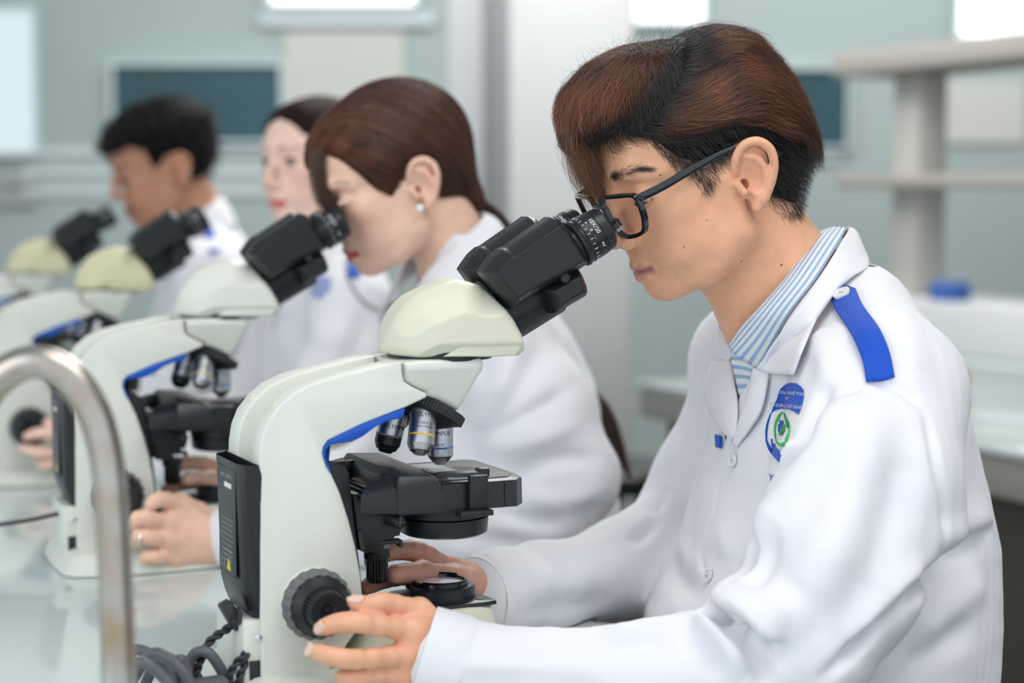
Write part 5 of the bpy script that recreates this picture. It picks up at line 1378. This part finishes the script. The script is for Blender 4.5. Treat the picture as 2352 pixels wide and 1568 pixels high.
# ---------------------------------------------------------------- glasses
M_frame_blk = mat('dark_acetate', (.006, .010, .014), .13, coat=.6)
M_lens_g = mat('spectacle_lens', (1, 1, 1), .0, spec=.6); 
_n = M_lens_g.node_tree; _b = _n.nodes['Principled BSDF']; _t = _n.nodes.new('ShaderNodeBsdfTransparent'); _x = _n.nodes.new('ShaderNodeMixShader'); _g = _n.nodes.new('ShaderNodeBsdfGlossy'); _g.inputs['Roughness'].default_value = .02
_x.inputs[0].default_value = .09
_n.links.new(_t.outputs[0], _x.inputs[1]); _n.links.new(_g.outputs[0], _x.inputs[2]); _n.links.new(_x.outputs[0], _n.nodes['Material Output'].inputs[0])
def glasses(P, S, parent):
    g = bpy.data.objects.new('eyeglasses', None); g.empty_display_size = .02; link(g, parent)
    W = lambda q: Vector(P.seat(q))
    for s in SY:
        # rim outline in the lens plane: y outwards, z up; slightly wrapped
        rim = [(.010, .016), (.022, .0175), (.040, .0170), (.0535, .0150), (.0560, .0080), (.0540, -.0060), (.0485, -.0170), (.0400, -.0205), (.0260, -.0215), (.0165, -.0190), (.0105, -.0080), (.0085, .0050)]
        pl = lambda y, z, dx=0: (.0985 + .05 * z - 3.2 * y * y + dx, s * y, .0175 + z)
        loop = smoothpath([V3(*pl(y, z)) for y, z in rim], 6, True)
        bm = NB(); pts = [W(q) for q in loop] ; n = len(pts)
        fr = [W(pl(0, 0, 1)) - W(pl(0, 0, 0))][0].normalized(); ctr = sum(pts, Vector()) / n; rows = []
        for i, p in enumerate(pts):
            o_ = (p - ctr).normalized(); hw = .0017; dp = .0026
            rows.append([bm.verts.new(p + o_ * a * hw + fr * b * dp) for a, b in ((-1, -1), (1, -1), (1, 1), (-1, 1))])
        for i in range(n):
            for j in range(4): bm.faces.new((rows[i][j], rows[i][(j + 1) % 4], rows[(i + 1) % n][(j + 1) % 4], rows[(i + 1) % n][j]))
        bmesh.ops.recalc_face_normals(bm, faces=bm.faces)
        bmesh.ops.bevel(bm, geom=[e for e in bm.edges if e.calc_face_angle(0) > .7], offset=.0006, segments=2, affect='EDGES')
        bm_obj('rim', bm, M_frame_blk, g, angle=40)
        bm = NB(); a = [bm.verts.new(p) for p in pts]; cc = bm.verts.new(ctr + fr * .0012)
        for i in range(n): bm.faces.new((a[i], a[(i + 1) % n], cc))
        bm_obj('lens', bm, M_lens_g, g, angle=60)
        # temple: end piece, thick front half, thin curve over the ear
        tp = [(.0885, .0560, .0290), (.0855, .0600, .0300), (.0660, .0640, .0305), (.0400, .0672, .0325), (.0250, .0690, .0330), (.0050, .0715, .0335), (-.0100, .0735, .0320), (-.0250, .0745, .0260), (-.0400, .0735, .0150), (-.0480, .0720, .0080)]
        th = [.0036, .0036, .0036, .0036, .0030, .0020, .0019, .0020, .0022, .0018]
        path = smoothpath([V3(a_, s * b_, c_) for a_, b_, c_ in tp], 4); hh = np.interp(np.linspace(0, 1, len(path)), np.linspace(0, 1, len(th)), th)
        bm = NB(); rows = []
        for i, q in enumerate(path):
            t = path[min(i + 1, len(path) - 1)] - path[max(i - 1, 0)]; t /= np.linalg.norm(t); side = V3(0, s, 0); side = side - t * (side @ t); side /= np.linalg.norm(side); up = np.cross(t, side)
            rows.append([bm.verts.new(W(q + side * a_ * .0012 + up * b_ * hh[i])) for a_, b_ in ((-1, -.7), (-.6, -1), (.6, -1), (1, -.7), (1, .7), (.6, 1), (-.6, 1), (-1, .7))])
        for A_, B_ in zip(rows, rows[1:]):
            for j in range(8): bm.faces.new((A_[j], A_[(j + 1) % 8], B_[(j + 1) % 8], B_[j]))
        bm.faces.new(rows[0]); bm.faces.new(rows[-1]); bm_obj('temple', bm, M_frame_blk, g, angle=40)
    bm = NB(); br = smoothpath([V3(.0985, -.0098, .0245), V3(.1010, -.004, .0268), V3(.1010, .004, .0268), V3(.0985, .0098, .0245)], 5); add_tube(bm, [W(q) for q in br], .0019, 10); bm_obj('bridge', bm, M_frame_blk, g)
    for s in SY:
        bm = NB(); add_tube(bm, [W(q) for q in smoothpath([V3(.0950, s * .0100, .012), V3(.0915, s * .0085, .010), V3(.0900, s * .0088, .004)], 4)], .0013, 8); bm_obj('nose_pad', bm, M_frame_blk, g)
    return g
glasses(P1, S1, person1)
# ================================================================ the students behind
def student(S, P, label, base, lip, secs, shear, Nk, near, far, h=.0024, ch=.006, female=True, eye_open=False, brow=(.07, .045, .035), nb=.3, strokes=(), hand=None, k_=1., collar_v=True):
    c = head_clay(P, h, female=female, eye_open=eye_open, neck=Nk, lo=(-.20, -.10, -.24), hi=(.122, .10, .140))
    pos, Q = c.mesh(); pos = relax(pos, Q, 2); t = head_tints(pos, base, lip, brow=brow, eye_open=eye_open, nb=nb)
    hs_ = P.seats(pos); parts = [(hs_, Q, t)]
    hp_, hq_ = (hand if hand else (hp1, hq1)); parts.append((hp_, hq_, np.tile(np.array(base) * V3(1.02, .98, .96), (len(hp_), 1))))
    parts.append((hp2, hq2, np.tile(np.array(base) * V3(1., .95, .92), (len(hp2), 1))))
    c = Clay((-.10, -.28, -.35), (.50, .28, .40), .009)
    T = np.array(secs); sub = [(w, a + .02, b - .02, q - .02) for w, a, b, q in secs if w < .30]
    c.tower(sub, .02, shear=shear)
    c.chain(near[0], [r * .6 for r in near[1]], .02); c.chain(near[2], [r * .62 for r in near[3]], .02); c.chain(far[0], [r * .6 for r in far[1]], .02); c.chain(far[2], [r * .62 for r in far[3]], .02)
    c.cone(near[2][-1], S_wr, .022, .022, .01); c.cone(far[2][-1], (.080, .083, .061), .022, .022, .01)
    bp, bq = c.mesh(); parts.append((relax(bp, bq, 1), bq, np.tile(np.array(base), (len(bp), 1))))
    off = 0; A, B, Cc = [], [], []
    for p, q, t_ in parts: A.append(p); B.append(q + off); Cc.append(t_); off += len(p)
    o = fast_obj('person', np.concatenate(A), np.concatenate(B), M_skin, None, np.concatenate(Cc)); o.matrix_world = S.M
    tag(o, label, 'person', 'students at the microscopes')
    c = Clay((-.10, -.32, -.34), (.62, .32, .44), ch)
    c.tower(secs, .03, shear=shear)
    c.chain(near[0], near[1], .03); c.chain(near[2], near[3], .02); c.chain(far[0], far[1], .03); c.chain(far[2], far[3], .02)
    rest_on_bench(c); pos, Q = c.mesh(); pos, Q = finish_cloth(S, pos, Q, strokes, ((31, 20, .0035), (32, 55, .0010)))
    cen = pos[Q].mean(1); topw = max(s_[0] for s_ in secs)
    uf = np.interp(cen[:, 2], T[::-1, 0] if T[0, 0] > T[-1, 0] else T[:, 0], T[::-1, 1] if T[0, 0] > T[-1, 0] else T[:, 1])
    cut = (cen[:, 0] < uf + .07) & (cen[:, 2] > topw - .15) & (np.abs(cen[:, 1]) < (cen[:, 2] - topw + .15) * .34)
    cut |= cen[:, 2] > topw - .012
    co = fast_obj('coat', pos, Q[~cut], M_coat, o); md = co.modifiers.new('t', 'SOLIDIFY'); md.thickness = .002; md.offset = -1
    return o, tree(pos, Q), hs_
S_wr = (-.030, -.110, .062)
def collar_for(S, bv, parent, Nu, Nw, tilt=.0):
    """turned-down coat collar around the neck, lapels down the chest"""
    for s in (-1, 1):
        f = lambda a, b, c_: V3(Nu + a, s * b, Nw + c_)
        rows = [[f(.012, .0, .032), f(-.002, .046, .026), f(-.034, .060, .002), f(-.066, .044, -.030), f(-.084, .020, -.066)],
                [f(.026, .0, .026), f(.012, .062, .016), f(-.030, .078, -.014), f(-.068, .064, -.044), f(-.092, .040, -.080)],
                [f(.040, .0, -.014), f(.030, .074, -.022), f(-.026, .100, -.046), f(-.070, .086, -.072), f(-.096, .060, -.102)]]
        sheet('collar', rows, .002, M_coat, parent, 4, 4)
        rows = [[f(-.075, .030, -.070), f(-.086, .016, -.110), f(-.090, .004, -.150)], [f(-.092, .060, -.086), f(-.100, .034, -.125), f(-.098, .006, -.155)]]
        sheet('lapel', rows, .002, M_coat, parent, 4, 4)
def hair_cap(P, S, parent, poly, Tfn, extra, tint, h=.003, sm=3, label=None):
    c, X, Y, Z = full_skull((-.19, -.11, -.20), (.125, .11, .165), h)
    reg = region_xz(c, poly); e = np.clip(-reg / .014, -1, 1); e = np.where(e > 0, np.sqrt(np.clip(e, 0, 1)), e)
    T = np.where(e > 0, Tfn(X, Y, Z) * e, -.004); c.f = (c.f - T).astype(np.float32)
    if extra: extra(c)
    cp, cq = c.mesh(); cp = relax(cp, cq, sm)
    o = fast_obj('hair', P.seats(cp), cq, M_haircap, parent, tint(cp)); 
    if label: o['label'] = label
    return o, cp, cq

# ---- second place: woman with tied-back brown hair
q = S2.p(945, 440, -.060); P2 = Person(S2, (q[0], 0, q[2]), 27, k=.96)
def J2(px, py, v): return tuple(S2.p(px, py, v))
c = Clay((-.19, -.16, -.01), (.02, -.03, .14), .0022)
hand_clay(c, J2(512, 1252, -.080), [J2(412, 1165, -.080), J2(385, 1200, -.088), J2(385, 1240, -.090), J2(400, 1278, -.086)],
          [[J2(385, 1148, -.092), J2(362, 1148, -.100), J2(345, 1160, -.102)], [J2(345, 1192, -.100), J2(315, 1190, -.100), J2(300, 1205, -.094)],
           [J2(345, 1235, -.102), J2(318, 1232, -.100), J2(306, 1246, -.092)], [J2(362, 1280, -.098), J2(340, 1276, -.096), J2(330, 1286, -.088)]],
          [J2(455, 1180, -.062), J2(415, 1155, -.058), J2(380, 1150, -.064)], wr=.024, fk=.92)
h2p, h2q = c.mesh(); h2p = relax(h2p, h2q, 2)
S_wr = tuple(V3(*J2(512, 1252, -.080)) + V3(-.005, 0, 0))
secs2 = [(.395, .255, .332, .060), (.355, .240, .366, .080), (.31, .236, .388, .115), (.26, .222, .424, .145), (.20, .210, .458, .162), (.15, .204, .466, .165), (.08, .200, .484, .165), (.0, .205, .497, .170), (-.06, .205, .490, .175), (-.33, .21, .52, .20)]
ST2 = [([(1250, 800), (1180, 900), (1120, 1000)], .014, -.010), ([(1330, 880), (1250, 930), (1150, 980), (1060, 1010)], .010, -.010), ([(1340, 960), (1230, 1010), (1120, 1030)], .012, .008), ([(1380, 1050), (1260, 1060), (1160, 1100)], .010, -.009),
       ([(1390, 1120), (1290, 1150), (1180, 1140)], .012, .007), ([(1150, 700), (1110, 800), (1100, 900)], .014, -.006), ([(1200, 720), (1180, 850), (1130, 960)], .016, .008), ([(1300, 1200), (1200, 1190), (1120, 1160)], .010, -.008), ([(1240, 1250), (1100, 1240), (980, 1230)], .012, -.006)]
per2, bv2, hs2 = student(S2, P2, 'woman with a low ponytail and pearl ear stud bending to the second microscope', (.90, .58, .44), (.60, .13, .12), secs2, .14,
    [((.258, 0, .405), (.290, 0, .345), .044, .048, .02), ((.290, 0, .345), (.315, 0, .27), .048, .08, .03)],
    ([(.300, -.07, .318), (.275, -.140, .262), (.300, -.185, .180), (.325, -.200, .110), (.300, -.200, .065)], [.036, .060, .064, .060, .058], [(.300, -.200, .065), (.16, -.150, .055), (.03, -.100, .052), (-.020, -.085, .052)], [.058, .050, .042, .038]),
    ([(.305, .07, .318), (.325, .135, .258), (.335, .180, .180), (.315, .200, .110), (.290, .200, .080)], [.036, .058, .058, .055, .053], [(.290, .200, .080), (.18, .150, .056), (.085, .085, .058), (.070, .078, .060)], [.053, .045, .038, .036]),
    h=.0022, ch=.005, strokes=ST2, hand=(h2p, h2q), nb=.4)
collar_for(S2, bv2, per2, .300, .376)
def H2(px, py, y): q_ = P2.hp(px, py, y); return (q_[0], q_[2])
poly2 = [H2(*a) for a in ((712, 400, 0), (735, 352, .02), (780, 368, .045), (830, 405, .058), (870, 440, .064), (908, 458, .066), (922, 420, .066), (945, 380, .068), (985, 372, .070), (1008, 410, .066), (1010, 460, .055), (1035, 490, .04), (1075, 500, .02))] + [(-.20, -.06), (-.20, .20), (.14, .20), (.14, .06)]
tie = V3(*P2.hp(1092, 462, .010))
F2 = lambda px, py, y: tuple(P2.hp(px, py, y))
def ex2(c):
    c.cone(F2(985, 345, .0), tuple(tie), .042, .013, .03); c.ell(F2(1032, 322, 0), (.014, .024, .014), .012)
def tint2(p):
    n = noise3(p, 9, 40); x, z = p[:, 0], p[:, 2]
    ring = .5 + .5 * np.sin(noise3(p * V3(.3, 1, 1), 4, 160) * 2.5)
    return np.clip(V3(.078, .031, .019)[None] * (1 + .5 * n[:, None]) * (.7 + .6 * ring[:, None]), .004, 1)
hair2, cp2, cq2 = hair_cap(P2, S2, per2, poly2, lambda X, Y, Z: .011 + 0 * (X + Y + Z), ex2, tint2, h=.0025, label='smooth dark brown hair drawn back to a ponytail')
cb2 = tree(cp2, cq2); cn2 = vnormals(cp2, cq2)
def flow2(p, t):
    d = tie - p; return d / (np.linalg.norm(d) + 1e-6)
curves, cols, rad = [], [], []; lk2 = noise3(cp2 * V3(.5, 1, 1), 77, 120)
for i in rs.randint(0, len(cp2), 7000):
    L = np.linalg.norm(tie - cp2[i]); n = 9; cv = grow(cp2[i] - cn2[i] * .002, cn2[i], flow2, cb2, n, L / n * .98, .0014, rs, .03)
    curves.append(cv); cols.append(np.clip(np.tile(V3(.120, .046, .027) * (.45 + 1.3 * rs.rand()**2) * (1 + .95 * lk2[i]), (len(cv), 1)), 0, 1)); rad.append(.00022)
for k in range(2600):   # thin see-through bangs over the far brow
    a = V3(*F2(738 + rs.normal() * 9, 350 + rs.normal() * 8, rs.uniform(-.045, .034))); pts = [a]
    for j in range(1, 8): t = j / 7; pts.append(a + V3(.016 * math.sin(t * 2.2) + .004, .003 * math.sin(k), -.080 * t))
    curves.append(np.array(pts)); cols.append(np.full((8, 3), .10) * V3(1, .5, .32)); rad.append(.00012)
strands_obj('hair_strands', P2, S2, curves, cols, rad, hair2)
# ponytail, tie, earring, loose shirt
pt = [S2.p(1092, 462, -.0), S2.p(1135, 508, .02), S2.p(1168, 570, .05), S2.p(1225, 700, .08), S2.p(1295, 850, .09), S2.p(1392, 965, .09), S2.p(1446, 1096, .09)]
pts = smoothpath(pt, 6); bm = NB(); add_tube(bm, pts, .01, 16, rs=list(np.interp(np.linspace(0, 1, len(pts)), [0, .1, .3, .8, 1], [.009, .013, .019, .016, .003]))); po = bm_obj('ponytail', bm, mat('ponytail_brown', (.045, .020, .015), .4, var=.5, vscale=60), hair2)
bm = NB(); tv = Vector(pts[2]) - Vector(pts[0]); tv.normalize(); add_tube(bm, [Vector(pts[0]) - tv * .003, Vector(pts[0]) + tv * .004], .0125, 20); bm_obj('hair_tie', bm, mat('mustard_band', (.50, .27, .02), .6), hair2)
ec = S2.p(965, 478, -.073)
bm = NB(); bmesh.ops.create_uvsphere(bm, u_segments=24, v_segments=16, radius=.0048); bmesh.ops.translate(bm, vec=Vector(ec), verts=bm.verts); bm_obj('pearl_stud', bm, mat('pearl', (.85, .84, .82), .25, coat=.4), per2)
c_ = V3(*J2(322, 1238, -.101)); bm = NB(); add_tube(bm, [c_ + .0092 * V3(.25 * math.cos(a), math.cos(a) * .97, math.sin(a)) for a in np.linspace(0, 2 * math.pi, 25)], .0012, 8); bm_obj('finger_ring', bm, M_chrome, per2)
sheet('shoulder_tab', [[hit(S2, bv2, x, y, .004, -.1)[0] for x, y in ((1075, 650), (1105, 640), (1130, 650))], [hit(S2, bv2, x, y, .004, -.1)[0] for x, y in ((1130, 790), (1165, 785), (1190, 780))]], .002, M_navy, per2, 4, 4)
legs_and_stool(S2, per2)

# ---- third place: woman looking up and away
P3 = Person(S3, (0, 0, 0), 4, yaw=24, k=.94); e3 = S3.p(635, 373, 0.0); P3.o = e3 - P3.R @ V3(.078, 0, .024) * P3.k
secs3 = [(.375, .285, .375, .060), (.345, .275, .392, .085), (.31, .262, .410, .120), (.26, .245, .430, .150), (.20, .232, .445, .165), (.08, .225, .455, .170), (.0, .222, .46, .175), (-.33, .22, .50, .20)]
S_wr = (-.030, -.110, .062)
per3, bv3, hs3 = student(S3, P3, 'woman with red lips and centre-parted dark hair looking up from the third microscope', (.92, .63, .52), (.68, .07, .06), secs3, .0,
    [(tuple(P3.seat((-.02, 0, -.03))), (.325, 0, .36), .044, .046, .02), ((.325, 0, .36), (.345, 0, .28), .046, .08, .03)],
    ([(.325, -.07, .325), (.315, -.145, .265), (.280, -.190, .180), (.240, -.205, .110), (.215, -.200, .075)], [.034, .058, .060, .056, .054], [(.215, -.200, .075), (.11, -.160, .058), (.03, -.125, .056), (-.020, -.112, .060)], [.054, .047, .040, .037]),
    ([(.330, .07, .325), (.335, .145, .265), (.310, .190, .180), (.280, .205, .110), (.26, .200, .080)], [.034, .058, .058, .055, .053], [(.26, .200, .080), (.17, .150, .056), (.085, .085, .058), (.070, .078, .060)], [.053, .045, .038, .036]),
    h=.003, ch=.008, eye_open=True, nb=.55, strokes=[([(640, 740), (720, 800), (860, 830)], .02, -.01), ([(860, 700), (820, 800), (760, 880)], .02, -.01)])
collar_for(S3, bv3, per3, .360, .366)
poly3 = [(.058, .115), (.066, .090), (.060, .070), (.040, .055), (.020, .035), (.012, .010), (.0, -.02), (-.02, -.06), (-.03, -.10), (-.20, -.16), (-.20, .2), (.06, .2)]
hair3, cp3, cq3 = hair_cap(P3, S3, per3, poly3, lambda X, Y, Z: .010 + 0 * (X + Y + Z), lambda c: (c.ell((-.075, 0, -.02), (.045, .062, .07), .02)), lambda p: np.tile(V3(.020, .010, .008), (len(p), 1)), h=.0035, label='dark centre-parted hair')
sheet('shoulder_tab', [[hit(S3, bv3, x, y, .004, -.1)[0] for x, y in ((798, 600), (812, 598), (826, 602))], [hit(S3, bv3, x, y, .004, -.1)[0] for x, y in ((800, 638), (814, 640), (826, 640))]], .002, M_navy, per3, 4, 4)
decal('badge', S3, bv3, [(720, 640), (740, 632), (762, 640), (758, 668), (735, 690), (716, 676)], mat('faded_blue_embroidery', (.30, .36, .62), .8), per3, .002, 8.)
# lanyard hanging in front of the coat
lp = [hit(S3, bv3, x, y, .003, -.05)[0] for x, y in ((790, 600), (800, 640), (825, 685), (860, 710), (895, 715))]
bm = NB(); add_tube(bm, smoothpath(lp, 5), .0012, 6); bm_obj('neck_cord', bm, M_black, per3)
legs_and_stool(S3, per3)

# ---- fourth place: black-haired man
q = S4.p(395, 400, -.062); P4 = Person(S4, (q[0], 0, q[2]), 19, k=1.0)
secs4 = [(.40, .258, .345, .062), (.365, .245, .368, .085), (.33, .235, .392, .125), (.28, .222, .420, .155), (.22, .210, .445, .170), (.10, .20, .475, .175), (.0, .20, .48, .175), (-.33, .21, .51, .20)]
per4, bv4, hs4 = student(S4, P4, 'black-haired man seen in profile at the far end, white coat with a blue shoulder tab', (.52, .25, .155), (.34, .11, .09), secs4, .1,
    [((.275, 0, .43), (.295, 0, .37), .048, .052, .02), ((.295, 0, .37), (.32, 0, .29), .052, .08, .03)],
    ([(.300, -.07, .345), (.275, -.150, .285), (.250, -.195, .190), (.215, -.205, .115), (.200, -.200, .078)], [.036, .062, .062, .058, .056], [(.200, -.200, .078), (.10, -.160, .058), (.03, -.125, .056), (-.020, -.112, .060)], [.056, .047, .040, .037]),
    ([(.305, .07, .345), (.320, .145, .285), (.310, .190, .190), (.280, .205, .115), (.26, .200, .080)], [.036, .060, .060, .056, .053], [(.26, .200, .080), (.17, .150, .056), (.085, .085, .058), (.070, .078, .060)], [.053, .045, .038, .036]),
    h=.003, ch=.008, female=False, brow=(.02, .015, .012), nb=.35)
collar_for(S4, bv4, per4, .314, .398)
def H4(px, py, y): q_ = P4.hp(px, py, y); return (q_[0], q_[2])
poly4 = [H4(*a) for a in ((262, 350, 0), (290, 335, .03), (330, 345, .055), (352, 385, .064), (365, 388, .066), (378, 358, .068), (405, 350, .07), (428, 372, .066), (440, 430, .055), (455, 450, .045), (475, 445, .03))] + [(-.20, -.06), (-.20, .20), (.14, .20), (.14, .07)]
F4 = lambda px, py, y: tuple(P4.hp(px, py, y))
hair4, cp4, cq4 = hair_cap(P4, S4, per4, poly4, lambda X, Y, Z: .006 + .014 * sstep(.04, .09, Z) + 0 * (X + Y), lambda c: c.chain([F4(320, 280, 0), F4(270, 310, 0), F4(243, 345, 0)], [.030, .018, .006], .015), lambda p: np.tile(V3(.006, .005, .005), (len(p), 1)), h=.0035, label='short black hair')
cn4 = vnormals(cp4, cq4); curves, cols, rad = [], [], []
for i in rs.randint(0, len(cp4), 3500):
    d = cn4[i] * .5 + V3(.25, 0, -.5) + rs.normal(size=3) * .3; d /= np.linalg.norm(d); L = .012 + .008 * rs.rand(); curves.append(np.array([cp4[i], cp4[i] + d * L * .5 + cn4[i] * .002, cp4[i] + d * L])); cols.append(np.full((3, 3), .008)); rad.append(.0003)
strands_obj('hair_strands', P4, S4, curves, cols, rad, hair4)
sheet('shoulder_tab', [[hit(S4, bv4, x, y, .004, -.12)[0] for x, y in ((466, 528), (478, 524), (490, 530))], [hit(S4, bv4, x, y, .004, -.12)[0] for x, y in ((480, 582), (492, 584), (504, 580))]], .002, M_navy, per4, 4, 4)
legs_and_stool(S4, per4)
# a stool under each student
for i, (S, uu) in enumerate(((S1, .44), (S2, .40), (S3, .38), (S4, .38))):
    wq = S.world((uu, 0, 0))
    stool(wq[0], wq[1], ('round stool under the student with glasses', 'round stool under the woman with the ponytail', 'round stool under the woman with red lips', 'round stool under the black-haired man')[i], .447)

# ================================================================ bench-top things near the camera
# swan-neck tap of worn steel standing at the front left
M_tap = mat('worn_tap_steel', (.50, .49, .47), .26, metal=1., var=.8, vscale=28, color2=(.40, .27, .16), bump=.1, bscale=60)
t = root('swan_neck_tap', 'worn steel swan-neck tap standing on the bench, blurred close to the camera', 'tap')
def TP(px, py, Y=1.12): return Vector((bx(px, Y), Y, bz(py, Y)))
yb = 1.12; foot = TP(256, 1568); foot.z = .80 + TW
arc = [foot, TP(256, 1568), TP(254, 1400), TP(248, 1200), TP(236, 1050), TP(205, 940), TP(150, 862), TP(85, 832), TP(20, 850), TP(-40, 905), TP(-90, 1000), TP(-110, 1120)]
# the arc lies in one upright plane that turns away from the lens
bm = NB(); add_tube(bm, smoothpath(arc, 8), .0112, 32); bm_obj('spout', bm, M_tap, t)
bm = NB(); add_lathe(bm, foot, (0, 0, 1), [(0, .026), (.004, .026), (.008, .018), (.03, .016), (.032, .0115)], 40); bm_obj('tap_base', bm, M_chrome, t)
bm = NB(); add_lathe(bm, TP(-110, 1120), (-.1, 0, -1), [(-.005, .0125), (.018, .0125), (.02, .010)], 32); bm_obj('nozzle', bm, M_chrome, t)
# mains leads: a coiled cable heap and plug behind the near microscope
def CP_(px, py, v=-.03): return S1.p(px, py, v)
t = root('mains_cable', 'coiled dark grey mains lead heaped on the bench behind the nearest microscope', 'cable')
loops = [[(285, 1600, .02), (300, 1500, .02), (345, 1500, .0), (400, 1545, -.02), (430, 1610, -.03)], [(300, 1570, -.01), (350, 1500, -.03), (410, 1530, -.05), (455, 1600, -.06)],
         [(330, 1610, .03), (370, 1510, .02), (440, 1540, .0), (470, 1610, -.01)], [(425, 1600, -.02), (440, 1510, -.02), (480, 1500, -.03), (520, 1560, -.03), (535, 1620, -.03)],
         [(395, 1600, -.05), (410, 1520, -.04), (425, 1530, -.04), (440, 1610, -.05)], [(280, 1560, -.04), (320, 1520, -.06), (380, 1560, -.07), (410, 1620, -.08)]]
for lp_ in loops:
    P_ = [CP_(a, b, c_) for a, b, c_ in lp_]; P_ = [V3(p[0], p[1], max(p[2], TW + .006)) for p in P_]
    bm = NB(); add_tube(bm, [S1.world(p) for p in smoothpath(P_, 8)], .0045, 12); bm_obj('loop', bm, M_mapcable, t)
pc = S1.world(CP_(478, 1580, -.05)); bm = NB(); add_box(bm, Vector(pc), (.030, .018, .016), .003, M=Matrix.Rotation(.5, 4, 'Z')); bm_obj('plug_body', bm, M_mapcable, t)
t = root('power_lead', 'thin twisted black lead plugged into the back of the nearest microscope', 'cable')
def twist(name, path, r, pitch, m, par, S=S1):
    P_ = [V3(*p) for p in smoothpath(path, 14)]; acc = 0
    for ph in (0, math.pi):
        out = []; acc = 0
        for i, p in enumerate(P_):
            if i: acc += np.linalg.norm(p - P_[i - 1])
            tg = P_[min(i + 1, len(P_) - 1)] - P_[max(i - 1, 0)]; tg /= np.linalg.norm(tg); x = np.cross(tg, V3(0, 1, 0)); x /= np.linalg.norm(x) + 1e-9; y = np.cross(tg, x); a = acc / pitch * 2 * math.pi + ph
            out.append(S.world(p + r * (x * math.cos(a) + y * math.sin(a))))
        bm = NB(); add_tube(bm, out, r * 1.05, 8); bm_obj(name, bm, m, par)
twist('cord', [CP_(538, 1425, -.02), CP_(520, 1445, -.02), CP_(490, 1465, -.02), CP_(470, 1490, -.02), CP_(455, 1530, -.02), CP_(440, 1570, -.02)], .0019, .016, M_cable, t)
twist('cord', [CP_(565, 1500, -.04), CP_(545, 1520, -.04), CP_(530, 1545, -.04), CP_(525, 1580, -.04), CP_(530, 1600, -.04)], .0017, .016, M_cable, t)
twist('cord', [CP_(565, 1500, -.04), CP_(560, 1530, -.04), CP_(548, 1560, -.04), CP_(545, 1600, -.04)], .0017, .016, M_cable, t)
bm = NB(); Mr = Matrix.Rotation(math.radians(25), 4, 'Z') @ Matrix.Rotation(math.radians(-28), 4, 'Y')
add_box(bm, Vector(S1.world(CP_(531, 1412, -.02))), (.010, .016, .024), .002, M=Mr); bm_obj('plug', bm, M_cable, t)
bm = NB(); add_tube(bm, [S1.world(p) for p in smoothpath([CP_(536, 1425, -.035), CP_(548, 1432, -.035), CP_(553, 1410, -.035), CP_(545, 1395, -.03)], 5)], .0016, 8); bm_obj('strain_relief', bm, M_cable, t)
# the thin lead of the second microscope
t = root('power_lead', 'thin black lead running left from the back of the second microscope', 'cable')
bm = NB(); add_tube(bm, [S2.world(S2.p(a, b, .0)) for a, b in ((165, 1175), (130, 1180), (80, 1192), (30, 1200), (-30, 1208), (-120, 1215))], .0024, 8); bm_obj('cord', bm, M_cable, t)
